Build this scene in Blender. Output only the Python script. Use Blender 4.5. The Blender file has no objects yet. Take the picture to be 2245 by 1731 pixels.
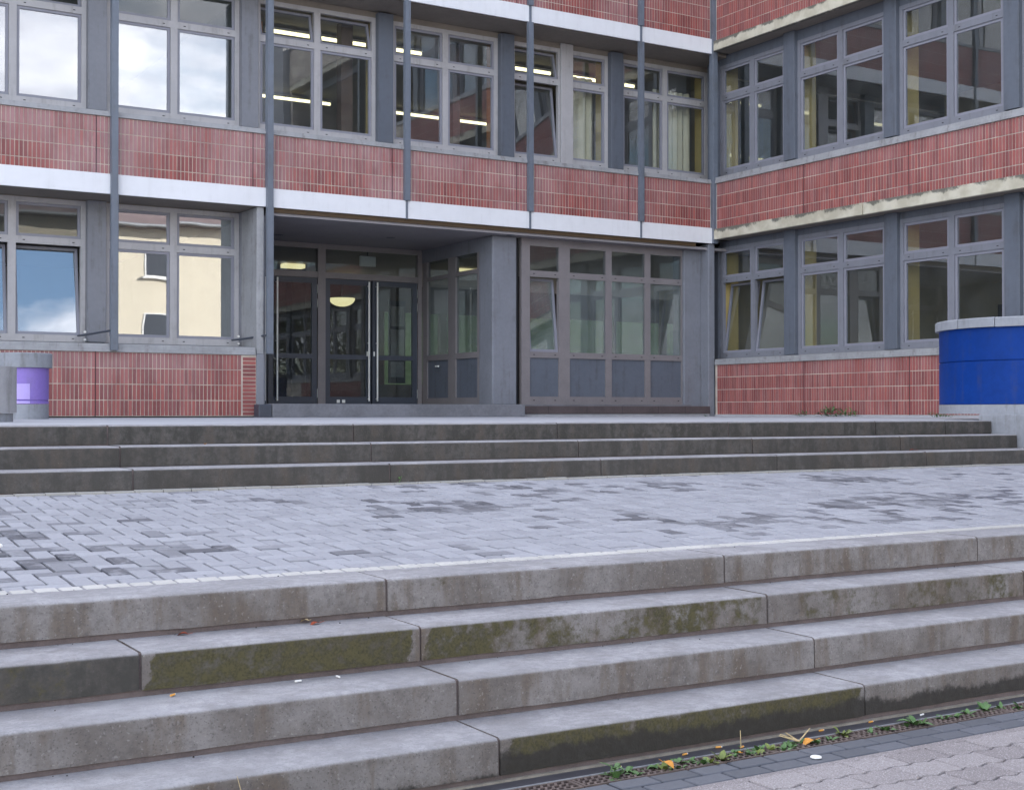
import bpy, math, random
from mathutils import Vector, Matrix
R = math.radians
rng = random.Random(7)
sc = bpy.context.scene
col = sc.collection

# ------------------------------------------------------------------ camera
cam = bpy.data.cameras.new('camera')
cam.sensor_width = 36.0
cam.lens = 36.0 * 2961.26 / 2245.0
cam.clip_start = 0.05
cam.clip_end = 1500
camo = bpy.data.objects.new('camera', cam)
camo.location = (-17.2249, -20.7235, 0.0805)
camo.rotation_euler = (R(90) + 0.0118, 0, -0.5449)
col.objects.link(camo)
sc.camera = camo

# ------------------------------------------------------------------ sky, sun, exposure
SUN_EL, SUN_AZ = R(26), R(45)          # azimuth from +Y towards +X: behind the building
CLOUD_OFF = (3.3, 3.3, 18.0)
world = bpy.data.worlds.new('World')
sc.world = world
world.use_nodes = True
wn, wl = world.node_tree.nodes, world.node_tree.links
wn.clear()
wo = wn.new('ShaderNodeOutputWorld')
bg = wn.new('ShaderNodeBackground'); bg.inputs['Strength'].default_value = 0.12
sky = wn.new('ShaderNodeTexSky'); sky.sky_type = 'NISHITA'; sky.sun_disc = False
sky.sun_elevation = SUN_EL; sky.sun_rotation = SUN_AZ
sky.air_density = 1.0; sky.dust_density = 1.0; sky.ozone_density = 1.5
tc = wn.new('ShaderNodeTexCoord')
sx = wn.new('ShaderNodeSeparateXYZ'); wl.new(tc.outputs['Generated'], sx.inputs[0])
zc = wn.new('ShaderNodeMath'); zc.operation = 'MAXIMUM'; wl.new(sx.outputs[2], zc.inputs[0]); zc.inputs[1].default_value = 0.0
za = wn.new('ShaderNodeMath'); za.operation = 'ADD'; wl.new(zc.outputs[0], za.inputs[0]); za.inputs[1].default_value = 0.22
dv_ = wn.new('ShaderNodeVectorMath'); dv_.operation = 'DIVIDE'
cz_ = wn.new('ShaderNodeCombineXYZ')
for k_ in range(3): wl.new(za.outputs[0], cz_.inputs[k_])
wl.new(tc.outputs['Generated'], dv_.inputs[0]); wl.new(cz_.outputs[0], dv_.inputs[1])
mp = wn.new('ShaderNodeMapping'); mp.inputs['Location'].default_value = CLOUD_OFF
nz = wn.new('ShaderNodeTexNoise'); nz.inputs['Scale'].default_value = 1.25
nz.inputs['Detail'].default_value = 9; nz.inputs['Roughness'].default_value = 0.56
rp = wn.new('ShaderNodeValToRGB')
rp.color_ramp.elements[0].position = 0.435; rp.color_ramp.elements[1].position = 0.55
nz2 = wn.new('ShaderNodeTexNoise'); nz2.inputs['Scale'].default_value = 4.0; nz2.inputs['Detail'].default_value = 6
rp2 = wn.new('ShaderNodeValToRGB')
rp2.color_ramp.elements[0].position = 0.3; rp2.color_ramp.elements[0].color = (5.2, 5.2, 5.9, 1)
rp2.color_ramp.elements[1].position = 0.7; rp2.color_ramp.elements[1].color = (11.4, 11.2, 11.5, 1)
mx = wn.new('ShaderNodeMix'); mx.data_type = 'RGBA'
wl.new(dv_.outputs[0], mp.inputs['Vector'])
wl.new(mp.outputs['Vector'], nz.inputs['Vector']); wl.new(mp.outputs['Vector'], nz2.inputs['Vector'])
wl.new(nz.outputs['Fac'], rp.inputs['Fac']); wl.new(nz2.outputs['Fac'], rp2.inputs['Fac'])
wl.new(rp.outputs['Color'], mx.inputs['Factor'])
wl.new(sky.outputs['Color'], mx.inputs['A']); wl.new(rp2.outputs['Color'], mx.inputs['B'])
wl.new(mx.outputs['Result'], bg.inputs['Color']); wl.new(bg.outputs['Background'], wo.inputs['Surface'])

sun = bpy.data.lights.new('sun', 'SUN'); sun.energy = 4.0; sun.angle = R(0.5); sun.color = (1, 0.93, 0.84)
suno = bpy.data.objects.new('sun', sun); col.objects.link(suno)
sd = Vector((math.sin(SUN_AZ) * math.cos(SUN_EL), math.cos(SUN_AZ) * math.cos(SUN_EL), math.sin(SUN_EL)))
suno.rotation_euler = sd.to_track_quat('Z', 'Y').to_euler()
suno.location = (10, 10, 30)

sc.view_settings.view_transform = 'Standard'
sc.view_settings.look = 'None'
sc.view_settings.gamma = 1.0
sc.view_settings.exposure = 1.85
sc.render.engine = 'CYCLES'
sc.cycles.use_denoising = True
sc.cycles.max_bounces = 8
sc.cycles.glossy_bounces = 5
sc.cycles.transparent_max_bounces = 24
sc.cycles.sample_clamp_indirect = 6.0
sc.cycles.caustics_reflective = False
sc.cycles.caustics_refractive = False

# ------------------------------------------------------------------ helpers
def tag(o, label=None, cat=None, group=None, kind=None):
    if label: o['label'] = label
    if cat: o['category'] = cat
    if group: o['group'] = group
    if kind: o['kind'] = kind
    return o

def empty(name, loc=(0, 0, 0), rz=0.0, parent=None):
    o = bpy.data.objects.new(name, None); o.empty_display_size = 0.1
    o.location = loc; o.rotation_euler = (0, 0, rz); col.objects.link(o)
    if parent: o.parent = parent
    return o

def obj(name, me, mat=None, parent=None, loc=(0, 0, 0), rot=(0, 0, 0)):
    o = bpy.data.objects.new(name, me)
    if mat and not me.materials: me.materials.append(mat)
    o.location = loc; o.rotation_euler = rot
    col.objects.link(o)
    if parent: o.parent = parent
    return o

class MB:
    def __init__(s): s.v = []; s.f = []; s.a = {}
    def box(s, x0, x1, y0, y1, z0, z1, skip=''):
        b = len(s.v)
        s.v += [(x0,y0,z0),(x1,y0,z0),(x1,y1,z0),(x0,y1,z0),(x0,y0,z1),(x1,y0,z1),(x1,y1,z1),(x0,y1,z1)]
        fs = {'b':(0,3,2,1),'t':(4,5,6,7),'f':(0,1,5,4),'r':(1,2,6,5),'k':(2,3,7,6),'l':(3,0,4,7)}
        n = 0
        for k, f in fs.items():
            if k not in skip: s.f.append(tuple(b + i for i in f)); n += 1
        return n
    def quad(s, *p):
        b = len(s.v); s.v += [tuple(q) for q in p]; s.f.append(tuple(range(b, b + len(p))))
    def tube(s, pts, radii, n=8, cap=True):
        b = len(s.v); m = len(pts)
        for i, (p, r) in enumerate(zip(pts, radii)):
            p = Vector(p)
            d = (Vector(pts[min(i + 1, m - 1)]) - Vector(pts[max(i - 1, 0)])).normalized()
            u = d.orthogonal().normalized() if abs(d.z) < 0.99 else Vector((1, 0, 0))
            w = d.cross(u).normalized(); u = w.cross(d)
            for k in range(n):
                t = 2 * math.pi * k / n
                s.v.append(tuple(p + u * math.cos(t) * r + w * math.sin(t) * r))
        for i in range(m - 1):
            for k in range(n):
                a = b + i * n + k; c = b + i * n + (k + 1) % n
                s.f.append((a, c, c + n, a + n))
        if cap:
            s.f.append(tuple(b + k for k in range(n))[::-1]); s.f.append(tuple(b + (m - 1) * n + k for k in range(n)))
    def lathe(s, prof, n=32, cx=0, cy=0):
        b = len(s.v)
        for r, z in prof:
            for k in range(n):
                t = 2 * math.pi * k / n; s.v.append((cx + r * math.cos(t), cy + r * math.sin(t), z))
        for i in range(len(prof) - 1):
            for k in range(n):
                a = b + i * n + k; c = b + i * n + (k + 1) % n
                s.f.append((a, c, c + n, a + n))
    def prism_x(s, prof, x0, x1):      # prof: list of (y,z), extruded along x
        b = len(s.v); n = len(prof)
        for x in (x0, x1):
            for y, z in prof: s.v.append((x, y, z))
        for i in range(n):
            j = (i + 1) % n; s.f.append((b + i, b + j, b + n + j, b + n + i))
        s.f.append(tuple(b + i for i in range(n))[::-1]); s.f.append(tuple(b + n + i for i in range(n)))
    def mesh(s, name='m', smooth=False, attrs=None):
        me = bpy.data.meshes.new(name); me.from_pydata(s.v, [], s.f); me.update()
        import bmesh
        bm = bmesh.new(); bm.from_mesh(me); bmesh.ops.recalc_face_normals(bm, faces=bm.faces); bm.to_mesh(me); bm.free()
        if attrs:
            for k, vals in attrs.items():
                at = me.attributes.new(k, 'FLOAT', 'FACE'); at.data.foreach_set('value', vals)
        if smooth:
            me.polygons.foreach_set('use_smooth', [True] * len(me.polygons))
            try: me.set_sharp_from_angle(angle=R(40))
            except Exception: pass
        return me

def bevel(me, w, seg=1):
    import bmesh
    bm = bmesh.new(); bm.from_mesh(me)
    bmesh.ops.remove_doubles(bm, verts=bm.verts, dist=1e-5)
    bmesh.ops.bevel(bm, geom=bm.edges[:], offset=w, segments=seg, profile=0.6, affect='EDGES')
    bm.to_mesh(me); bm.free(); return me

def boxm(x0, x1, y0, y1, z0, z1, bv=0, seg=1):
    m = MB(); m.box(x0, x1, y0, y1, z0, z1); me = m.mesh()
    if bv: bevel(me, bv, seg)
    return me

# ------------------------------------------------------------------ materials
class NT:
    def __init__(s, name, rough=0.7):
        s.m = bpy.data.materials.new(name); s.m.use_nodes = True
        s.t = s.m.node_tree; s.n = s.t.nodes; s.l = s.t.links
        s.b = s.n['Principled BSDF']; s.b.inputs['Roughness'].default_value = rough
        s.pos = None
    def P(s):
        if not s.pos: s.pos = s.n.new('ShaderNodeNewGeometry')
        return s.pos
    def set(s, sock, v):
        if hasattr(v, 'is_linked') or hasattr(v, 'links'): s.l.new(v, sock)
        elif isinstance(v, (tuple, list)) and len(v) == 3 and sock.type == 'RGBA': sock.default_value = (*v, 1)
        else: sock.default_value = v
    def noise(s, scale, detail=4, rough=0.55, vec=None, sc3=None, off=(0,0,0)):
        n = s.n.new('ShaderNodeTexNoise'); n.inputs['Scale'].default_value = scale
        n.inputs['Detail'].default_value = detail; n.inputs['Roughness'].default_value = rough
        v = vec if vec else s.P().outputs['Position']
        if sc3:
            mpn = s.n.new('ShaderNodeMapping'); mpn.inputs['Scale'].default_value = sc3; mpn.inputs['Location'].default_value = off
            s.l.new(v, mpn.inputs['Vector']); v = mpn.outputs['Vector']
        s.l.new(v, n.inputs['Vector']); return n.outputs['Fac']
    def math(s, op, a, b=0.0, c=0.0, clamp=False):
        n = s.n.new('ShaderNodeMath'); n.operation = op; n.use_clamp = clamp
        s.set(n.inputs[0], a); s.set(n.inputs[1], b); s.set(n.inputs[2], c); return n.outputs[0]
    def ramp(s, f, lo, hi, a=0.0, b=1.0):
        n = s.n.new('ShaderNodeMapRange'); n.interpolation_type = 'SMOOTHSTEP'
        s.set(n.inputs['Value'], f); s.set(n.inputs['From Min'], lo); s.set(n.inputs['From Max'], hi)
        s.set(n.inputs['To Min'], a); s.set(n.inputs['To Max'], b); return n.outputs['Result']
    def mix(s, f, a, b, mode='MIX'):
        n = s.n.new('ShaderNodeMix'); n.data_type = 'RGBA'; n.blend_type = mode
        s.set(n.inputs['Factor'], f); s.set(n.inputs['A'], a); s.set(n.inputs['B'], b); return n.outputs['Result']
    def attr(s, name):
        a = s.n.new('ShaderNodeAttribute'); a.attribute_type = 'OBJECT'; a.attribute_name = name
        g = s.n.new('ShaderNodeAttribute'); g.attribute_type = 'GEOMETRY'; g.attribute_name = name
        return s.math('ADD', a.outputs['Fac'], g.outputs['Fac'])
    def xyz(s, v=None):
        n = s.n.new('ShaderNodeSeparateXYZ'); s.l.new(v if v else s.P().outputs['Position'], n.inputs[0]); return n.outputs
    def bump(s, h, strength=0.3, dist=0.01):
        n = s.n.new('ShaderNodeBump'); n.inputs['Strength'].default_value = strength; n.inputs['Distance'].default_value = dist
        s.l.new(h, n.inputs['Height']); s.l.new(n.outputs['Normal'], s.b.inputs['Normal'])
    def done(s, colr, rough=None):
        s.set(s.b.inputs['Base Color'], colr)
        if rough is not None: s.set(s.b.inputs['Roughness'], rough)
        return s.m

def scale_col(c, k): return tuple(x * k for x in c)

def plain(name, c, rough=0.6, var=0.12, scale=6, metal=0.0, bumps=0.0, spec=None, streak=0.0):
    t = NT(name, rough)
    n1 = t.noise(scale, 5); n2 = t.noise(scale * 9, 3)
    f = t.math('ADD', t.math('MULTIPLY', n1, 0.65), t.math('MULTIPLY', n2, 0.35))
    c2 = t.mix(t.ramp(f, 0.3, 0.7), scale_col(c, 1 - var), scale_col(c, 1 + var))
    if streak:
        sn = t.noise(2.2, 6, 0.65, sc3=(4.5, 4.5, 0.35)); sp_ = t.noise(5.5, 6, 0.7)
        c2 = t.mix(t.math('MULTIPLY', t.ramp(t.math('ADD', t.math('MULTIPLY', sn, 0.65), t.math('MULTIPLY', sp_, 0.35)), 0.5, 0.66), streak), c2, scale_col((0.16, 0.145, 0.125), min(1.0, 2.2 * max(c))))
    t.b.inputs['Metallic'].default_value = metal
    if spec is not None: t.b.inputs['Specular IOR Level'].default_value = spec
    if bumps: t.bump(n2, bumps, 0.004)
    return t.done(c2)

def m_brick():
    t = NT('brick_clinker', 0.55)
    rnd = t.attr('rnd'); x = t.xyz(); 
    base = t.mix(rnd, (0.175, 0.034, 0.029), (0.37, 0.086, 0.066))
    n = t.noise(30, 4); base = t.mix(t.ramp(n, 0.35, 0.7, 0, 0.5), base, (0.24, 0.09, 0.10))
    # lime haze washed over the cladding, least in the sheltered foot of each bay
    hz = t.noise(1.1, 5, 0.6); st = t.noise(3.0, 4, 0.5, sc3=(3.5, 3.5, 0.5))
    f = t.math('ADD', t.math('MULTIPLY', hz, 0.6), t.math('MULTIPLY', st, 0.4))
    hazeatt = t.attr('haze')
    fac = t.math('MULTIPLY', t.ramp(f, 0.33, 0.62, 0.25, 1.0), hazeatt)
    c = t.mix(t.math('MULTIPLY', fac, 0.75), base, (0.41, 0.25, 0.255))
    t.bump(t.noise(60, 3), 0.25, 0.003)
    return t.done(c, t.ramp(n, 0.3, 0.7, 0.45, 0.7))

def m_mortar():
    t = NT('brick_mortar', 0.9)
    n = t.noise(2.2, 5); c = t.mix(t.ramp(n, 0.35, 0.65), (0.45, 0.385, 0.335), (0.66, 0.58, 0.485))
    return t.done(c)

def m_fascia_concrete():
    t = NT('beige_concrete', 0.85)
    n = t.noise(3.5, 6); c = t.mix(t.ramp(n, 0.35, 0.65), (0.46, 0.42, 0.32), (0.60, 0.56, 0.45))
    z = t.xyz()[2]
    # lichen and soot hanging down from the top edge of each band (bands repeat every storey)
    zz = t.math('FRACT', t.math('DIVIDE', t.math('SUBTRACT', z, 3.45), 3.725))
    top = t.ramp(zz, 0.018, 0.058)
    sp = t.noise(2.3, 6, 0.7); sp2 = t.noise(14, 4, 0.7)
    k = t.ramp(t.math('ADD', t.math('MULTIPLY', sp, 0.7), t.math('MULTIPLY', sp2, 0.3)), 0.60, 0.40)
    dirt = t.math('MULTIPLY', t.ramp(t.math('ADD', top, t.math('MULTIPLY', t.math('SUBTRACT', 0.55, sp), 4.0)), 0.60, 1.15), 0.88)
    c = t.mix(dirt, c, (0.10, 0.095, 0.08))
    t.bump(sp2, 0.3, 0.004)
    return t.done(c)

def m_step():
    t = NT('step_concrete', 0.85)
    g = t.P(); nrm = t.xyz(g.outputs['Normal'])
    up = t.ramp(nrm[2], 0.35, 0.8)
    rnd = t.attr('rnd'); moss = t.attr('moss'); dirt = t.attr('dirt'); wet = t.attr('wet')
    zl = t.attr('zbot')
    tcn = t.n.new('ShaderNodeTexCoord'); ol = t.xyz(tcn.outputs['Object'])
    n1 = t.noise(2.6, 6, 0.6); n2 = t.noise(22, 5, 0.65); n3 = t.noise(90, 3, 0.6)
    fine = t.math('ADD', t.math('MULTIPLY', n2, 0.6), t.math('MULTIPLY', n3, 0.4))
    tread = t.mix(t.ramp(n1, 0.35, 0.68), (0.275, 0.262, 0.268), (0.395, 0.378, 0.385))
    tread = t.mix(t.ramp(fine, 0.40, 0.60, 0.0, 0.5), tread, (0.20, 0.19, 0.195))
    tread = t.mix(t.ramp(t.noise(6.5, 7, 0.7), 0.46, 0.66, 0.0, 0.55), tread, (0.22, 0.205, 0.20))
    tread = t.mix(t.ramp(t.noise(1.1, 5, 0.6), 0.52, 0.64, 0.0, 0.35), tread, (0.47, 0.46, 0.47))
    tread = t.mix(t.math('MULTIPLY', rnd, 0.35), tread, (0.30, 0.30, 0.31))
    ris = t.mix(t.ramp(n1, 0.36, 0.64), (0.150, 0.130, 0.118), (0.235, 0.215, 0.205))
    streak = t.noise(5, 4, 0.6, sc3=(1.6, 1.6, 0.35))
    ris = t.mix(t.ramp(streak, 0.46, 0.68, 0, 0.75), ris, (0.125, 0.092, 0.066))
    ris = t.mix(t.ramp(fine, 0.45, 0.66, 0, 0.5), ris, (0.10, 0.088, 0.082))
    pore = t.ramp(t.noise(130, 2, 0.5), 0.60, 0.70, 0, 0.6); ris = t.mix(pore, ris, (0.07, 0.06, 0.055)); tread = t.mix(t.math('MULTIPLY', pore, 0.6), tread, (0.12, 0.115, 0.115))
    agg = t.ramp(t.noise(75, 2, 0.5), 0.62, 0.72, 0, 0.4); ris = t.mix(agg, ris, (0.34, 0.32, 0.30))
    # dark crust on the neglected upper flight
    dn = t.math('ADD', t.math('MULTIPLY', streak, 0.5), t.math('MULTIPLY', n2, 0.5))
    ris = t.mix(t.math('MULTIPLY', t.ramp(dn, 0.40, 0.66, 1.0, 0.45), dirt), ris, (0.046, 0.042, 0.036))
    # moss: patches with ragged edges, bare near block ends
    mn = t.math('ADD', t.math('MULTIPLY', t.noise(3.2, 6, 0.68), 0.75), t.math('MULTIPLY', n2, 0.25))
    thr = t.math('SUBTRACT', 0.72, t.math('MULTIPLY', moss, 0.42))
    mf = t.math('MULTIPLY', t.ramp(t.math('SUBTRACT', mn, thr), -0.06, 0.07), t.math('MINIMUM', t.math('MULTIPLY', moss, 8.0), 1.0))
    mcol = t.mix(t.ramp(fine, 0.38, 0.62), (0.040, 0.034, 0.013), (0.088, 0.076, 0.034))
    wob = t.math('ADD', t.math('MULTIPLY', t.math('SUBTRACT', t.noise(9.0, 5, 0.7), 0.5), 0.16), t.math('MULTIPLY', t.math('SUBTRACT', 0.09, ol[2]), 0.25))
    ends = t.math('MULTIPLY', t.ramp(t.math('ADD', ol[0], wob), 0.028, 0.045), t.ramp(t.math('SUBTRACT', t.math('SUBTRACT', t.attr('len'), ol[0]), wob), 0.035, 0.05))
    mf = t.math('MULTIPLY', t.math('MULTIPLY', mf, ends), t.ramp(n2, 0.30, 0.55, 0.72, 1.0))
    mf = t.math('MULTIPLY', mf, t.ramp(t.math('ADD', ol[2], t.math('MULTIPLY', n2, 0.02)), 0.018, 0.034))
    mf = t.math('MULTIPLY', mf, t.ramp(nrm[2], 0.75, 0.45))
    ris = t.mix(mf, ris, mcol)
    # damp creeping up from the ground
    wl_ = t.math('SUBTRACT', t.math('ADD', t.math('MULTIPLY', wet, 0.13), t.math('ADD', t.math('MULTIPLY', t.math('SUBTRACT', t.noise(4.0, 7, 0.72), 0.5), 0.17), t.math('MULTIPLY', t.math('SUBTRACT', t.noise(16.0, 5, 0.7, sc3=(1.5, 1.5, 0.4)), 0.5), 0.06))), ol[2])
    wf = t.math('MULTIPLY', t.ramp(wl_, -0.012, 0.02), t.math('MINIMUM', t.math('MULTIPLY', wet, 8.0), 1.0))
    ris = t.mix(t.math('MULTIPLY', wf, 0.93), ris, (0.030, 0.026, 0.022))
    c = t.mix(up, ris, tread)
    # the worn nosing catches dirt in a soft line
    t.bump(t.math('ADD', t.math('MULTIPLY', n2, 0.7), n3), 0.55, 0.006)
    return t.done(c, t.ramp(n2, 0.3, 0.7, 0.75, 0.95))

def m_paver(name, a, b, wetc, rough=0.8, speck=0.0):
    t = NT(name, rough)
    rnd = t.attr('rnd'); damp = t.attr('damp')
    n1 = t.noise(1.3, 4); n2 = t.noise(45, 4, 0.65); n3 = t.noise(160, 2)
    c = t.mix(rnd, a, b)
    c = t.mix(t.ramp(n2, 0.42, 0.66, 0, 0.22), c, scale_col(a, 0.62))
    c = t.mix(t.ramp(n1, 0.35, 0.65, 0, 0.2), c, scale_col(b, 1.12))
    if speck:
        c = t.mix(t.ramp(n3, 0.56, 0.68, 0, speck), c, (0.62, 0.58, 0.58))
        c = t.mix(t.ramp(n3, 0.44, 0.34, 0, speck), c, (0.14, 0.12, 0.12))
    edge = t.ramp(t.noise(7, 5, 0.7), 0.36, 0.50)
    d = t.math('MULTIPLY', damp, t.math('ADD', 0.35, t.math('MULTIPLY', edge, 0.65)))
    c = t.mix(d, c, wetc)
    t.bump(t.math('ADD', n2, n3), 0.25, 0.003)
    return t.done(c, t.math('SUBTRACT', rough, t.math('MULTIPLY', damp, 0.25)))

def m_glass(name, base=0.05, gain=1.1, tint=(0.95, 0.97, 0.97), wav=0.055, dust=0.02):
    m = bpy.data.materials.new(name); m.use_nodes = True
    n, l = m.node_tree.nodes, m.node_tree.links
    n.clear()
    out = n.new('ShaderNodeOutputMaterial'); mxs = n.new('ShaderNodeMixShader')
    tr = n.new('ShaderNodeBsdfTransparent'); tr.inputs['Color'].default_value = (*tint, 1)
    gl = n.new('ShaderNodeBsdfGlossy'); gl.inputs['Roughness'].default_value = 0.0
    gl.inputs['Color'].default_value = (0.95, 0.97, 1.0, 1)
    lw = n.new('ShaderNodeLayerWeight'); pw = n.new('ShaderNodeMath'); pw.operation = 'POWER'; pw.inputs[1].default_value = 5.0
    l.new(lw.outputs['Facing'], pw.inputs[0])
    fr = n.new('ShaderNodeMath'); fr.operation = 'MULTIPLY_ADD'; fr.inputs[1].default_value = 0.96; fr.inputs[2].default_value = 0.04; l.new(pw.outputs[0], fr.inputs[0])
    ma = n.new('ShaderNodeMath'); ma.operation = 'MULTIPLY_ADD'; ma.use_clamp = True
    ma.inputs[1].default_value = gain; ma.inputs[2].default_value = base
    nz_ = n.new('ShaderNodeTexNoise'); nz_.inputs['Scale'].default_value = 1.6; nz_.inputs['Detail'].default_value = 1.0
    ge = n.new('ShaderNodeNewGeometry')
    bp = n.new('ShaderNodeBump'); bp.inputs['Strength'].default_value = wav; bp.inputs['Distance'].default_value = 0.012
    l.new(ge.outputs['Position'], nz_.inputs['Vector']); l.new(nz_.outputs['Fac'], bp.inputs['Height'])
    l.new(bp.outputs['Normal'], gl.inputs['Normal'])
    l.new(fr.outputs[0], ma.inputs[0]); l.new(ma.outputs[0], mxs.inputs['Fac'])
    l.new(tr.outputs[0], mxs.inputs[1]); l.new(gl.outputs[0], mxs.inputs[2]); df = n.new('ShaderNodeBsdfDiffuse'); df.inputs['Color'].default_value = (0.55, 0.60, 0.60, 1)
    dn = n.new('ShaderNodeTexNoise'); dn.inputs['Scale'].default_value = 3.5; dn.inputs['Detail'].default_value = 5
    l.new(ge.outputs['Position'], dn.inputs['Vector'])
    dm_ = n.new('ShaderNodeMath'); dm_.operation = 'MULTIPLY'; dm_.inputs[1].default_value = dust * 2; l.new(dn.outputs['Fac'], dm_.inputs[0])
    mx2 = n.new('ShaderNodeMixShader'); l.new(dm_.outputs[0], mx2.inputs['Fac']); l.new(mxs.outputs[0], mx2.inputs[1]); l.new(df.outputs[0], mx2.inputs[2])
    l.new(mx2.outputs[0], out.inputs['Surface'])
    return m

def m_emit(name, c, s):
    t = NT(name, 0.4); t.b.inputs['Emission Color'].default_value = (*c, 1); t.b.inputs['Emission Strength'].default_value = s
    return t.done((0.8, 0.8, 0.78))

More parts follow.
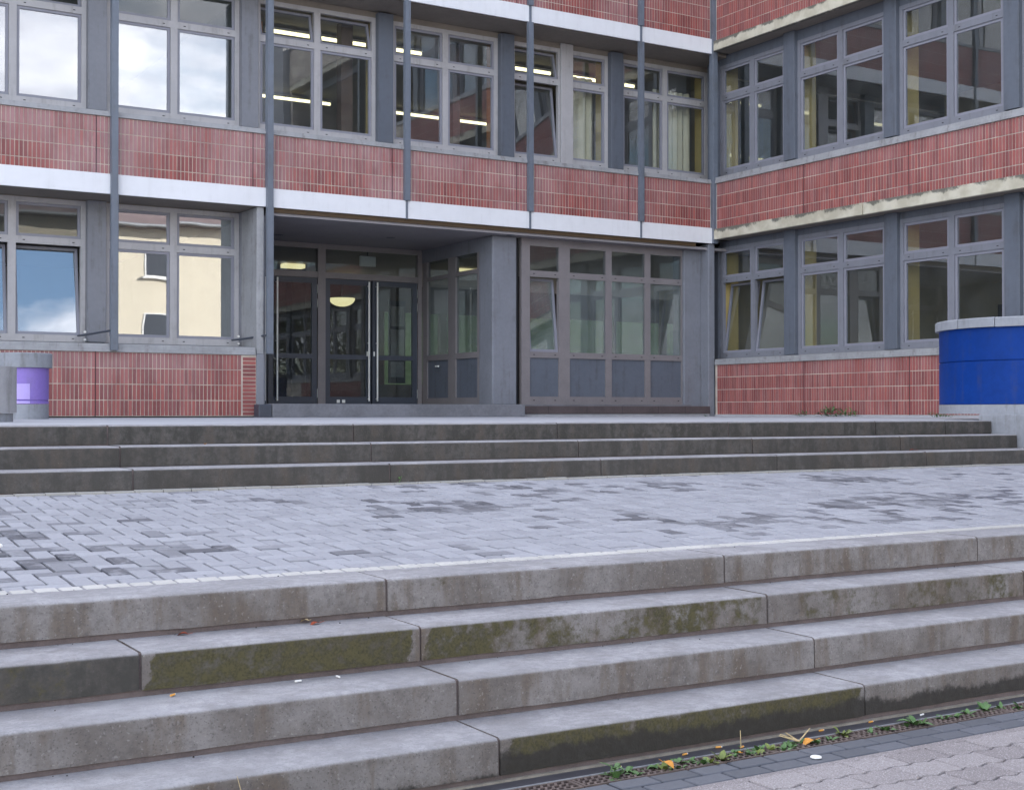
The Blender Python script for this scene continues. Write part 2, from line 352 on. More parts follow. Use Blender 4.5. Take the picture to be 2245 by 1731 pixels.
M = dict(
    brick=m_brick(), mortar=m_mortar(), sconc=m_fascia_concrete(), step=m_step(),
    white=plain('white_cladding', (0.77, 0.77, 0.79), 0.45, 0.04, 0.8, streak=0.07),
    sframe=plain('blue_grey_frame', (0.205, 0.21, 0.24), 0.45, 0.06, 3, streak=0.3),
    frame=plain('light_grey_frame', (0.43, 0.415, 0.42), 0.45, 0.06, 3, streak=0.3),
    frame2=plain('mid_grey_frame', (0.25, 0.25, 0.29), 0.45, 0.05, 3),
    dframe=plain('entrance_frame_grey', (0.215, 0.195, 0.198), 0.45, 0.08, 3),
    lpanel=plain('pale_lit_slate_panel', (0.21, 0.215, 0.24), 0.5, 0.08, 1.5, streak=0.4),  # paler slate copy: stronger light on the left piers put into colour
    panel=plain('slate_panel', (0.115, 0.13, 0.16), 0.5, 0.08, 1.5, streak=0.4),
    post=plain('post_grey', (0.135, 0.155, 0.19), 0.45, 0.1, 2, streak=0.4),
    dark=plain('dark_slate', (0.05, 0.058, 0.078), 0.4, 0.1, 3),
    black=plain('black_slot', (0.012, 0.012, 0.014), 0.7, 0.1, 3),
    sill=plain('sill_metal', (0.33, 0.33, 0.34), 0.5, 0.14, 2.5, streak=0.55),
    soffit=plain('soffit_board', (0.23, 0.20, 0.17), 0.7, 0.12, 1.4),
    paleinset=plain('pale_inset', (0.62, 0.62, 0.66), 0.4, 0.15, 9),
    porch=plain('porch_ceiling', (0.30, 0.28, 0.29), 0.7, 0.08, 1.2),
    timber=plain('ochre_timber_strip', (0.075, 0.045, 0.02), 0.7, 0.2, 6),
    gwall=plain('grey_render', (0.20, 0.207, 0.235), 0.7, 0.09, 1.8, bumps=0.15, streak=0.35),
    ledge=plain('brown_ledge_stone', (0.085, 0.065, 0.065), 0.7, 0.22, 5),
    plat=plain('platform_concrete', (0.17, 0.17, 0.185), 0.8, 0.2, 2.5, bumps=0.2),
    terr=plain('terrace_concrete', (0.40, 0.40, 0.42), 0.85, 0.12, 1.2, bumps=0.2),
    steel=plain('pale_steel', (0.88, 0.87, 0.82), 0.35, 0.05, 5),
    inwall=plain('classroom_wall', (0.34, 0.33, 0.34), 0.8, 0.06, 1),
    inceil=plain('classroom_ceiling', (0.40, 0.37, 0.32), 0.8, 0.06, 1),
    infloor=plain('lino_floor', (0.16, 0.15, 0.14), 0.5, 0.1, 1),
    indark=plain('hall_wall', (0.10, 0.085, 0.08), 0.8, 0.12, 1),
    cream=plain('cream_reflection', (0.62, 0.57, 0.42), 0.9, 0.06, 3),
    tanwall=plain('tan_wall', (0.34, 0.29, 0.19), 0.8, 0.08, 1),
    yellow=plain('yellow_pillar', (0.55, 0.42, 0.16), 0.7, 0.06, 1.5),
    orange=plain('orange_post', (0.42, 0.17, 0.05), 0.6, 0.08, 2),
    brown=plain('brown_post', (0.10, 0.06, 0.045), 0.6, 0.1, 2),
    blue=plain('blue_paint', (0.0018, 0.034, 0.205), 0.5, 0.14, 2.0, bumps=0.15, spec=0.15, streak=0.22),
    purple=plain('purple_paint', (0.24, 0.16, 0.50), 0.5, 0.08, 3, bumps=0.12, streak=0.18),
    lilac=plain('lilac_tone', (0.46, 0.36, 0.74), 0.5, 0.04, 3),
    drum=plain('grey_drum_paint', (0.33, 0.325, 0.335), 0.75, 0.1, 3, bumps=0.25, streak=0.4),
    cap=plain('cap_concrete', (0.28, 0.29, 0.315), 0.8, 0.12, 2.5, bumps=0.3, streak=0.5),
    jointm=plain('red_brown_mortar', (0.135, 0.105, 0.10), 0.95, 0.2, 12, bumps=0.4),
    sand=plain('joint_sand', (0.036, 0.034, 0.036), 0.95, 0.25, 14),
    paver=m_paver('grey_paver', (0.285, 0.283, 0.305), (0.365, 0.362, 0.388), (0.082, 0.082, 0.096), 0.75),
    strip=m_paver('cream_strip_paver', (0.46, 0.44, 0.41), (0.54, 0.515, 0.48), (0.3, 0.3, 0.3)),
    wavy=m_paver('rose_grey_paver', (0.235, 0.205, 0.20), (0.33, 0.295, 0.288), (0.15, 0.14, 0.14), 0.85, speck=0.6),
    basalt=m_paver('basalt_paver', (0.085, 0.09, 0.105), (0.125, 0.13, 0.15), (0.03, 0.03, 0.035), 0.6),
    gutter=plain('wet_gutter_strip', (0.055, 0.052, 0.06), 0.55, 0.2, 8),
    limed=plain('lime_joint', (0.26, 0.23, 0.19), 0.9, 0.25, 14),
    rust=plain('rusty_iron', (0.125, 0.092, 0.08), 0.75, 0.35, 14),
    earth=plain('dark_earth', (0.03, 0.024, 0.02), 0.95, 0.3, 20),
    zinc=plain('zinc_edge', (0.30, 0.31, 0.33), 0.5, 0.15, 8, metal=0.3),
    leaf=plain('weed_leaf', (0.085, 0.165, 0.05), 0.55, 0.35, 25),
    leaf3=plain('yellowing_weed_leaf', (0.17, 0.21, 0.05), 0.55, 0.35, 25),
    leaf2=plain('dark_weed_leaf', (0.058, 0.115, 0.035), 0.6, 0.35, 25),
    dry=plain('dry_stalk', (0.52, 0.40, 0.22), 0.8, 0.2, 30),
    redleaf=plain('red_dead_leaf', (0.30, 0.06, 0.025), 0.7, 0.3, 30),
    orleaf=plain('orange_dead_leaf', (0.62, 0.26, 0.035), 0.7, 0.25, 30),
    filt=plain('cigarette_filter', (0.75, 0.36, 0.08), 0.8, 0.12, 60),
    paper=plain('white_paper', (0.82, 0.80, 0.76), 0.7, 0.05, 30),
    flower=plain('yellow_flower', (0.70, 0.55, 0.05), 0.7, 0.15, 30),
    hallgrey=plain('grey_hall_render', (0.36, 0.36, 0.38), 0.85, 0.06, 0.5),
    house=plain('cream_render', (0.72, 0.655, 0.53), 0.85, 0.04, 0.8),
    roof=plain('mauve_roof_tile', (0.20, 0.15, 0.15), 0.8, 0.15, 2),
    hwhite=plain('white_house_frame', (0.80, 0.80, 0.80), 0.5, 0.03, 2),
    lawn=plain('lawn_grass', (0.040, 0.058, 0.026), 0.95, 0.35, 3, spec=0.0),
    crown=plain('tree_leaf', (0.05, 0.10, 0.022), 0.7, 0.4, 2, spec=0.1),
    bark=plain('tree_bark', (0.09, 0.07, 0.05), 0.9, 0.25, 9, bumps=0.5),
    bounce_yard=plain('yard_paving', (0.30, 0.295, 0.29), 0.9, 0.12, 3),  # unseen yard made pale so sunlight bounces up onto the facade
    glass=m_glass('window_glass'), glasshi=m_glass('coated_window_glass', 0.155, 1.0, (0.85, 0.88, 0.88)),
    glasstint=m_glass('tinted_grey_glass', 0.07, 1.1, (0.70, 0.76, 0.74), 0.055, 0.11),
    glassdk=m_glass('hall_glass', 0.015, 0.8, (0.80, 0.84, 0.84)),
    tube=m_emit('lit_tube', (1.0, 0.90, 0.52), 0.8), lamp=m_emit('lit_lamp', (1.0, 0.86, 0.45), 0.33),
    bulb=m_emit('lit_bulb', (1.0, 0.6, 0.3), 4.0),
)

# ------------------------------------------------------------------ ground, terrace, landing
Z0, RISE, TREAD, YL, ZL = -1.3748, 0.1727, 0.3367, -15.13, -0.684
UYB, UZB, URISE, UTREAD = -11.30, -0.4735, 0.1505, 0.34
ZT = UZB + 3 * URISE                       # terrace level, about -0.022
o = obj('ground', boxm(-300, 300, -320, 200, Z0 - 0.5, Z0 - 0.06), M['bounce_yard']); tag(o, kind='structure')
m = MB(); m.box(-60, 60, UYB + 2 * UTREAD + 0.2, 12, Z0 - 0.05, ZT)
m.box(-2.3, 60, -25, UYB + 2 * UTREAD + 0.199, Z0 - 0.05, ZT - 0.004)
terrace = obj('terrace', m.mesh(), M['terr']); tag(terrace, kind='structure')
m = MB()
m.box(-60, 60, 12.01, 90, Z0 - 0.05, ZT + 0.01)
m.quad((-60, 17, ZT + 0.012), (60, 17, ZT + 0.012), (60, 30, 7.6), (-60, 30, 7.6))
m.quad((-60, 30, 7.6), (60, 30, 7.6), (60, 90, 9.5), (-60, 90, 9.5))
o = obj('lawn', m.mesh(), M['lawn']); tag(o, kind='structure')

# landing: a paved ramp between the two flights, gently rising
YS = 0.322
SLOPE = math.atan((UZB - ZL) / (UYB - YL - YS))
LLEN = math.hypot(UYB - YL - YS, UZB - ZL) + YS
landing = obj('landing_paving', boxm(-24, -4.86, YS, LLEN + 0.02, -0.4, -0.018), M['sand'], None, (0, YL + YS * (1 - math.cos(SLOPE)), ZL - YS * math.sin(SLOPE)), (SLOPE, 0, 0))
tag(landing, kind='structure')

def pv_mesh(w, d, h=0.05, bv=0.004):
    m = MB()
    a, b = 0.0062, 0.0022
    x0, x1, y0, y1 = a, w - a, b, d - b
    v = [(x0,y0,-h),(x1,y0,-h),(x1,y1,-h),(x0,y1,-h),(x0,y0,-bv),(x1,y0,-bv),(x1,y1,-bv),(x0,y1,-bv),
         (x0+bv,y0+bv,0),(x1-bv,y0+bv,0),(x1-bv,y1-bv,0),(x0+bv,y1-bv,0)]
    m.v = v
    m.f = [(8,9,10,11)] + [(i, (i+1) % 4, 4+(i+1) % 4, 4+i) for i in range(4)] + [(4+i, 4+(i+1) % 4, 8+(i+1) % 4, 8+i) for i in range(4)]
    return m

from mathutils import noise as mn
def dampness(x, y):
    v = mn.noise((x * 0.8 + 3.1, y * 1.7 + 1.7, 0.3)) + 0.6 * mn.noise((x * 2.3 + 9, y * 3.2, 2.2))
    return v
W = 0.1
PH, PV, PS = pv_mesh(2*W, W).mesh('paver_long'), pv_mesh(W, 2*W).mesh('paver_cross'), pv_mesh(W, W).mesh('paver_half')
for me_ in (PH, PV, PS): me_.materials.append(M['paver'])
ny0, ny1 = int(0.455 / W) + 0, int((LLEN - 0.06) / W)
cells = []
for ix in range(int(-22 / W), int(-4.86 / W)):
    for iy in range(4, ny1):
        d = (ix + iy) % 4
        if d == 0: cells.append((ix * W, 0.005 + iy * W, 0))
        elif d == 2 and iy + 2 <= ny1: cells.append((ix * W, 0.005 + iy * W, 1))
        elif (d == 2 and iy + 1 == ny1) or (d == 3 and iy == 4): cells.append((ix * W, 0.005 + iy * W, 2))
def vis_size(x, y):
    wy = YL + y; dx, dy = x + 17.22, wy + 20.72
    dist = math.hypot(dx, dy)
    ang = math.atan2(dx, dy) - 0.5449
    return -dist if abs(ang) < 0.385 else -999
cells.sort(key=lambda c: -vis_size(c[0], c[1]))
stuffm = MB(); att = {'rnd': [], 'damp': []}
for i, (x, y, vtype) in enumerate(cells):
    dm = dampness(x, y)
    dv = 0.0
    r = rng.random()
    if dm > 0.33: dv = rng.uniform(0.45, 1.0) if r < 0.6 else 0.0
    elif dm > 0.10: dv = rng.uniform(0.3, 1.0) if r < 0.24 else 0.0
    elif r < 0.04: dv = rng.uniform(0.3, 0.9)
    rv = rng.random(); dz = rng.uniform(-0.004, 0.003)
    if i < 300:
        p = obj('paver', (PH, PV, PS)[vtype], None, landing, (x, y, dz), (rng.uniform(-.012, .012), rng.uniform(-.012, .012), rng.uniform(-.01, .01)))
        p['rnd'] = rv; p['damp'] = dv
    else:
        pm = pv_mesh(*((2*W, W), (W, 2*W), (W, W))[vtype])
        b = len(stuffm.v); stuffm.v += [(a + x, c + y, e + dz) for a, c, e in pm.v]
        stuffm.f += [tuple(b + k for k in f) for f in pm.f]
        att['rnd'] += [rv] * len(pm.f); att['damp'] += [dv] * len(pm.f)
me = bpy.data.meshes.new('pavers'); me.from_pydata(stuffm.v, [], stuffm.f); me.update()
for k, vals in att.items():
    at = me.attributes.new(k, 'FLOAT', 'FACE'); at.data.foreach_set('value', vals)
o = obj('paver_field', me, M['paver'], landing); tag(o, kind='stuff')
# cream edging courses front and back
SP = pv_mesh(0.1018, 0.085).mesh('strip_paver'); SP.materials.append(M['strip'])
k = 0
for i in range(60):
    x = -16.9 + i * 0.1018
    p = obj('edging_paver', SP, None, landing, (x, 0.322, rng.uniform(-.001, .003)), (0, 0, 0)); p['rnd'] = rng.random(); p['damp'] = 0.0
m = MB()
x = -10.79
while x < -4.95:
    m.box(x, x + 0.098, 0.323, 0.404, -0.05, rng.uniform(-.001, .002), 'b'); x += 0.1018
o = obj('edging_row', m.mesh(), M['strip'], landing); tag(o, kind='stuff')
m = MB(); x = -20.0
while x < -4.95:
    m.box(x, x + 0.192, LLEN - 0.062, LLEN - 0.012, -0.05, rng.uniform(0.0, .006), 'b'); x += 0.2
o = obj('edging_row', m.mesh(), M['strip'], landing); tag(o, kind='stuff')

# ------------------------------------------------------------------ stairs
def step_prof(rise, depth, r=0.024, gap=0.0):
    pr = [(0, gap), (0, rise - r)]
    for i in range(1, 5):
        a = R(90) * i / 4; pr.append((r - r * math.cos(a), rise - r + r * math.sin(a)))
    pr += [(depth, rise), (depth, gap)]
    return pr

def worn_block(pr, L, seed):
    m = MB(); n = max(6, int(L / 0.05)); N = len(pr)
    for i in range(n + 1):
        x = L * i / n
        w1 = mn.noise((x * 2.3 + seed, 0.3, 1.0)); w2 = mn.noise((x * 13.0 + seed, 4.3, 2.0))
        chip = max(0.0, mn.noise((x * 6.0 + seed * 2, 9.1, 3.0)) - 0.40) * 0.014
        if i in (0, n): chip += 0.0025 * (1 + mn.noise((seed, i, 2.2)))
        for j, (y, z) in enumerate(pr):
            if 1 <= j <= 5: y += 0.0018 * w1 + 0.0012 * w2 + chip * (1.0 if j < 4 else 0.4); z -= 0.0010 * w2 + chip * (0.3 if j < 3 else 0.9)
            elif j == 0: z += 0.006 * w1 + 0.0025 * w2
            m.v.append((x, y, z))
    for i in range(n):
        for j in range(N):
            k = (j + 1) % N; m.f.append((i * N + j, i * N + k, (i + 1) * N + k, (i + 1) * N + j))
    m.f.append(tuple(range(N))[::-1]); m.f.append(tuple(n * N + j for j in range(N)))
    return m

def flight(name, label, spec, rise, tread, y_top, z_top, x0, x1, mort=0.024, block_len=2.0, overl=0.12):
    root = empty(name, (0, y_top, z_top))
    tag(root, label, 'stairs')
    for i, (joints, props) in enumerate(spec):
        yb = -tread * i; zb = -rise * (i + 1)
        xs = [x0] + [j for j in joints if x0 < j < x1] + [x1]
        for a, b in zip(xs[:-1], xs[1:]):
            L = b - a - 0.012
            m = worn_block(step_prof(rise - 0.001, tread + overl, 0.022, mort), L, a * 3.1 + i * 7.7)
            bl = obj('step_block', m.mesh(smooth=True), M['step'], root, (a + 0.006, yb + rng.uniform(-.004, .004), zb + rng.uniform(-.002, .001)), (0, 0, rng.uniform(-.0012, .0012)))
            pr = dict(moss=0.0, dirt=0.0, wet=0.0); pr.update(props.get('all', {}))
            for (c, d_), pp in props.items() if False else [(k2, v2) for k2, v2 in props.items() if k2 != 'all']:
                if c <= (a + b) / 2 <= d_: pr.update(pp)
            for k2, v2 in pr.items(): bl[k2] = v2
            bl['rnd'] = rng.random() * pr.get('rr', 0.6); bl['len'] = L
        m = MB(); m.box(x0, x1, yb + 0.011, yb + tread + overl - 0.01, zb - 0.01, zb + rise - 0.009)
        obj('mortar_bed', m.mesh(), M['jointm'], root)
    return root
X = [-14.505 + 2 * k for k in range(-4, 6)]
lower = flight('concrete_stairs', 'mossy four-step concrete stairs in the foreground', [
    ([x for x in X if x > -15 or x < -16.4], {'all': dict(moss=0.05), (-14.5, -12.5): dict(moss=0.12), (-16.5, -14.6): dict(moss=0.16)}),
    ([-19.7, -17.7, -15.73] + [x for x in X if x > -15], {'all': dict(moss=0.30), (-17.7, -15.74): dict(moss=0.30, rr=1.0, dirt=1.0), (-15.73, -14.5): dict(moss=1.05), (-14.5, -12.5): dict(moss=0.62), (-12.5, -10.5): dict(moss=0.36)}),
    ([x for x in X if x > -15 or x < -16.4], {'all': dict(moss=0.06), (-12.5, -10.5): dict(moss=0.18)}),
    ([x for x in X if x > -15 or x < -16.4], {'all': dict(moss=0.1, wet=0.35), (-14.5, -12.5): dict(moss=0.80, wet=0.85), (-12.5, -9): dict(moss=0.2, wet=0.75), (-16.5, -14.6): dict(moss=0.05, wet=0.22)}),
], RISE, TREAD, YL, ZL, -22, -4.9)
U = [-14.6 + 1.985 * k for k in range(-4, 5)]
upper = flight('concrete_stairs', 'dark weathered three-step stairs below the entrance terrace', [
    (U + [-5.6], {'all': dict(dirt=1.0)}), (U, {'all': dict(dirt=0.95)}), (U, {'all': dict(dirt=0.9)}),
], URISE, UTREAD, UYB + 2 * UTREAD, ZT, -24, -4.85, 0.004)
cheek = obj('stair_cheek_wall', boxm(-4.84, -2.3, -16.6, UYB + 2 * UTREAD + 0.19, Z0 - 0.05, 0.045, 0.015, 2), M['cap'])
tag(cheek, 'grey concrete cheek wall closing the right end of the stairs', 'wall')

# ------------------------------------------------------------------ drain and lower paving
YF = YL - 3 * TREAD                       # face of the lowest step, -16.14
lowp = obj('yard_paving', boxm(-24, -4, -26, YF + 0.2, Z0 - 0.055, Z0 - 0.03), M['sand']); tag(lowp, kind='structure')
g = obj('gutter_strip', boxm(-24, -4.9, YF - 0.105, YF + 0.02, -0.05, -0.004), M['gutter'], lowp, (0, 0, Z0))
m = MB(); x = -18.0
while x < -5:
    L = rng.uniform(0.3, 0.8); a = rng.uniform(-.003, .003)
    m.box(x, x + L, YF - 0.012 + a, YF + 0.01, -0.02, 0.003 + rng.uniform(0, .003)); x += L
obj('lime_joint', m.mesh(), M['limed'], lowp, (0, 0, Z0))
GY0, GY1 = YF - 0.225, YF - 0.115
barm = MB()
for r_ in range(3):
    y = 0.008 + r_ * 0.034
    barm.v += []
    b = len(barm.v)
    s = 0.014
    barm.v += [(0, y, -.012), (0.015, y, -.012), (0.015 + s, y + 0.028, -.012), (s, y + 0.028, -.012),
               (0.002, y, 0), (0.013, y, 0), (0.013 + s, y + 0.028, 0), (s + 0.002, y + 0.028, 0)]
    barm.f += [tuple(b + i for i in f) for f in [(4,5,6,7),(0,1,5,4),(1,2,6,5),(2,3,7,6),(3,0,4,7)]]
BAR = barm.mesh('grate_bar'); BAR.materials.append(M['rust'])
fr = MB()
GL = 0.5
fr.box(0, GL - .006, 0, 0.008, -.03, 0.001); fr.box(0, GL - .006, 0.102, 0.11, -.03, 0.001)
fr.box(0, GL - .006, 0.0365, 0.0415, -.02, -0.001); fr.box(0, GL - .006, 0.0705, 0.0755, -.02, -0.001)
fr.box(0, 0.012, 0.0085, 0.1015, -.03, 0.0008); fr.box(GL - .018, GL - .006, 0.0085, 0.1015, -.03, 0.0008)
FR = fr.mesh('grate_frame'); FR.materials.append(M['rust'])
ords = ['first', 'second', 'third', 'fourth', 'fifth', 'sixth', 'seventh', 'eighth', 'ninth', 'tenth', 'eleventh', 'twelfth', 'thirteenth', 'fourteenth', 'fifteenth', 'sixteenth']
for i in range(8):
    x = -14.75 + i * GL
    gr = empty('drain_grate', (x, GY0, Z0 - 0.002))
    tag(gr, 'rusty slotted drain grate section, %s from the left along the stair foot' % ords[i], 'drain grate', 'drain grates along the stair foot')
    obj('frame', FR, None, gr)
    for k in range(14):
        obj('bar', BAR, None, gr, (0.016 + k * 0.0325, 0, 0))
m = MB(); m.box(-24, -5, GY0 + 0.001, GY1 - 0.001, -0.06, -0.024)
obj('drain_bed', m.mesh(), M['earth'], lowp, (0, 0, Z0))
obj('drain_edge', boxm(-24, -5, GY1 + 0.0005, GY1 + 0.0085, -0.05, 0.002), M['zinc'], lowp, (0, 0, Z0))
# two courses of dark pavers
BP = pv_mesh(0.2, 0.1).mesh('basalt_paver'); BP.materials.append(M['basalt'])
for row in range(2):
    for i in range(24):
        p = obj('dark_paver', BP, None, lowp, (-14.75 + i * 0.2 + row * 0.09, GY0 - 0.104 * (row + 1), Z0 - 0.003 + rng.uniform(-.002, .001))); p['rnd'] = rng.random(); p['damp'] = 0.15 * rng.random()
# wavy interlocking pavers
def wavy_mesh(w, d, amp, ph):
    n = 12; m = MB(); top = []; bot = []
    g = 0.0055
    for i in range(n + 1):
        x = g + (w - 2 * g) * i / n
        wv = amp * math.sin(4 * math.pi * (x / w) + ph)
        bot.append((x, g + wv)); top.append((x, d - g + wv))
    ring = bot + top[::-1]; N = len(ring)
    cx = sum(p[0] for p in ring) / N; cy = sum(p[1] for p in ring) / N
    for z, s in ((-.05, 1), (-.005, 1), (0, 0.97)):
        for x, y in ring: m.v.append((cx + (x - cx) * s, cy + (y - cy) * s, z))
    for l in (0, 1):
        for i in range(N): j = (i + 1) % N; m.f.append((l*N+i, l*N+j, (l+1)*N+j, (l+1)*N+i))
    m.f.append(tuple(2 * N + i for i in range(N)))
    return m.mesh('wavy_paver')
WV = wavy_mesh(0.25, 0.166, 0.010, 0.6); WV.materials.append(M['wavy'])
yw = GY0 - 0.214
m = MB(); m.box(-24, -5, yw - 0.052, yw - 0.004, -0.05, -0.004)
obj('edge_course', m.mesh(), M['wavy'], lowp, (0, 0, Z0))
for row in range(7):
    for i in range(17):
        x = -14.9 + i * 0.25 + (0.125 if row % 2 else 0.0)
        if x > -11.1: continue
        p = obj('wavy_paver', WV, None, lowp, (x, yw - 0.04 - 0.166 * (row + 1), Z0 - 0.002 + rng.uniform(-.003, .001)), (rng.uniform(-.006, .006), rng.uniform(-.006, .006), 0)); p['rnd'] = rng.random(); p['damp'] = 0.0

# ------------------------------------------------------------------ school building
main = empty('school_wing', (0, 0, 0)); tag(main, 'brick school wing with white fascia bands and recessed entrance', 'building', 'joined wings of the school')
side = empty('school_wing', (0, 0, 0), R(-90)); tag(side, 'brick school wing on the right with stained beige concrete bands', 'building', 'joined wings of the school')
FZ = [(3.375, 3.68), (7.12, 7.415), (10.86, 11.16)]       # fascia bottoms and tops
FS = [(3.45, 3.657), (7.16, 7.368), (10.9, 11.1)]         # right wing
SILL = [0.976, 4.555, 8.29]
WIN_Z = [(1.155, 3.365), (4.80, 7.01), (8.54, 10.75)]
WIN_S = [(1.13, 3.33), (4.77, 6.97), (8.47, 10.67)]
YW = 0.85
ROOF = 12.3

def window_kit(w, h, tb, mull=0.115, fw=0.075, tr=0.11):
    # frame mesh plus the four lights (x0,x1,z0,z1); tb = transom bottom above window foot
    m = MB(); D = 0.075
    m.box(0, fw, 0, D, 0, h); m.box(w - fw, w, 0, D, 0, h)
    m.box(fw, w - fw, 0, D, 0, 0.105); m.box(fw, w - fw, 0, D, h - fw, h)
    c = w / 2
    m.box(c - mull/2, c + mull/2, 0, D, 0.105, h - fw)
    for a, b in ((fw, c - mull/2), (c + mull/2, w - fw)): m.box(a, b, 0, D, tb, tb + tr)
    me = m.mesh('window_frame')
    lights = []
    for a, b in ((fw, c - mull/2), (c + mull/2, w - fw)):
        lights.append((a, b, 0.105, tb)); lights.append((a, b, tb + tr, h - fw))
    slots = []
    for a, b in ((fw, c - mull/2), (c + mull/2, w - fw)):
        for z in (0.045, tb + 0.045): slots += [(a + 0.10, z), (b - 0.13, z)]
    return me, lights, slots

def sash_mesh(w, h, s=0.045):
    m = MB(); g = 0.002
    m.box(g, s, 0, 0.045, g, h - g); m.box(w - s, w - g, 0, 0.045, g, h - g)
    m.box(s, w - s, 0, 0.045, g, s); m.box(s, w - s, 0, 0.045, h - s, h - g)
    return m.mesh('sash')
SLOT = boxm(0, 0.035, -0.003, 0.002, 0, 0.013); SLOT.materials.append(M['black'])
_kits = {}
def window(wing, u, v, z, w, h, tb, fmat, gmat, tilt=(), gm=None, smat=None, slots=True, label=None, jit=0.0):
    key = (round(w, 3), round(h, 3), round(tb, 3), fmat.name)
    if key not in _kits:
        me, li, sl = window_kit(w, h, tb); me.materials.append(fmat)
        sm = {}
        for L in li:
            k2 = (round(L[1] - L[0], 3), round(L[3] - L[2], 3))
            if k2 not in sm:
                s_ = sash_mesh(*k2); p_ = boxm(0.03, k2[0] - 0.03, 0.016, 0.022, 0.03, k2[1] - 0.03)
                sm[k2] = (s_, p_)
        _kits[key] = (me, li, sl, sm)
    me, li, sl, sm = _kits[key]
    f = obj('window', me, None, wing, (u, v, z))
    if label: f['label'] = label
    for i, L in enumerate(li):
        s_, p_ = sm[(round(L[1] - L[0], 3), round(L[3] - L[2], 3))]
        ang = -R(7.5 if i % 2 == 0 else 13) if i in tilt else 0.0
        off = 0.028 if i in tilt else 0.02
        so = bpy.data.objects.new('sash', s_.copy() if (smat and not s_.materials) else s_)
        if not so.data.materials: so.data.materials.append(smat or fmat)
        so.location = (L[0], off, L[2]); so.rotation_euler = (ang, 0, 0); so.parent = f; col.objects.link(so)
        pm_ = (gm or {}).get(i, gmat)
        po = bpy.data.objects.new('pane', p_.copy()); po.data.materials.append(pm_)
        po.location = (L[0], off, L[2]); po.parent = f; col.objects.link(po)
        po.rotation_euler = (ang + R(rng.uniform(-jit, jit)), 0, R(rng.uniform(-jit, jit)))
    if slots:
        for (x, zz) in sl: obj('drain_slot', SLOT, None, f, (x, 0, zz))
    return f

# --- bricks
BW, PITCH, BH, COURSE = 0.0485, 0.0622, 0.230, 0.244
BRK = MB(); BRK.box(0, BW, 0, 0.02, 0, BH, 'k'); BRK = BRK.mesh('brick'); BRK.materials.append(M['brick'])
def brick_field(wing, u0, u1, ztop, zbot, v, panel_u, period, keep, count, haze_fn):
    # ztop: top of cladding; courses hang down from it, the last cut by the band below
    rows = []
    z = ztop - 0.006
    while z > zbot + 0.02:
        rows.append((max(z - BH, zbot + 0.002), z)); z -= COURSE
    stuff = MB(); at = {'rnd': [], 'haze': []}
    single = []
    k0 = math.floor((u0 - panel_u) / period)
    pu = panel_u + k0 * period
    while pu < u1:
        for i in range(40):
            u = pu + 0.008 + i * PITCH
            if u < u0 or u + BW > u1: continue
            for r_, (za, zb) in enumerate(rows):
                single.append((u, za, zb, r_))
        pu += period
    single.sort(key=lambda s_: (-keep(s_[0], s_[1])))
    for i, (u, za, zb, r_) in enumerate(single):
        rv = rng.random(); hv = haze_fn(u, (za + zb) / 2, r_)
        full = abs(zb - za - BH) < 0.002
        if i < count and full:
            b = obj('brick', BRK, None, wing, (u, v + rng.uniform(-.0015, .0015), za)); b['rnd'] = rv; b['haze'] = hv
        else:
            n = stuff.box(u, u + BW, v, v + 0.02, za, zb, 'k'); at['rnd'] += [rv] * n; at['haze'] += [hv] * n
    if stuff.f:
        me = bpy.data.meshes.new('bricks'); me.from_pydata(stuff.v, [], stuff.f); me.update()
        for k2, vals in at.items():
            a_ = me.attributes.new(k2, 'FLOAT', 'FACE'); a_.data.foreach_set('value', vals)
        o_ = obj('brick_field', me, M['brick'], wing); tag(o_, kind='stuff')

PW, PU = 2.488, -12.03
def haze_up(u, z, r_):
    t = ((u - PU) / PW) % 1.0
    arch = max(0.0, 1 - ((t - 0.50) / 0.34) ** 2)      # clean arch at the foot of each bay
    h = 1.0 - arch * (0.35 if r_ == 1 else 0.85 if r_ == 2 else 1.0 if r_ == 3 else 0.05)
    side_fade = 1.0 - 0.5 * max(0, (u + 7.0) / 7.0)
    return max(0.0, min(1, h * side_fade + rng.uniform(-.08, .08)))
def haze_low(u, z, r_): return max(0, min(1, (0.75 if r_ == 0 else 0.38 if r_ == 1 else 0.22) * (0.45 if u > -10.4 else 1) + rng.uniform(-.1, .1)))
def haze_side(u, z, r_): return max(0, min(1, (0.45 if r_ == 0 else 0.25) + rng.uniform(-.12, .12)))

# main wing backing walls (mortar plane) and cladding
def backing(wing, u0, u1, z0, z1, v=0.008, th=0.26): return obj('brick_wall', boxm(u0, u1, v, v + th, z0, z1), M['mortar'], wing)
backing(main, -22, -9.478, ZT + 0.02, 0.976)
brick_field(main, -13.62, -9.72, 0.976, ZT + 0.02, 0.0, PU, PW, lambda u, z: 1, 252, haze_low)
HB = MB(); HB.box(0, 0.215, 0, 0.02, 0, 0.05, 'k'); HB = HB.mesh('stack_brick'); HB.materials.append(M['brick'])
for i in range(15):
    b = obj('brick', HB, None, main, (-9.702, 0.0, 0.012 + i * 0.0625)); b['rnd'] = rng.random(); b['haze'] = 0.15
for s_, zt in ((0, 3.68), (1, 7.415)):
    backing(main, -22, -0.005, zt - 0.2, SILL[s_ + 1])
    brick_field(main, -13.75, -0.05, SILL[s_ + 1], zt - 0.03, 0.0, PU, PW, lambda u, z: -u, 33 if s_ == 0 else 0, haze_up)
obj('brick_wall', boxm(-22, -0.005, 0.008, 0.27, 10.96, ROOF), M['mortar'], main)
for k in range(8): pass
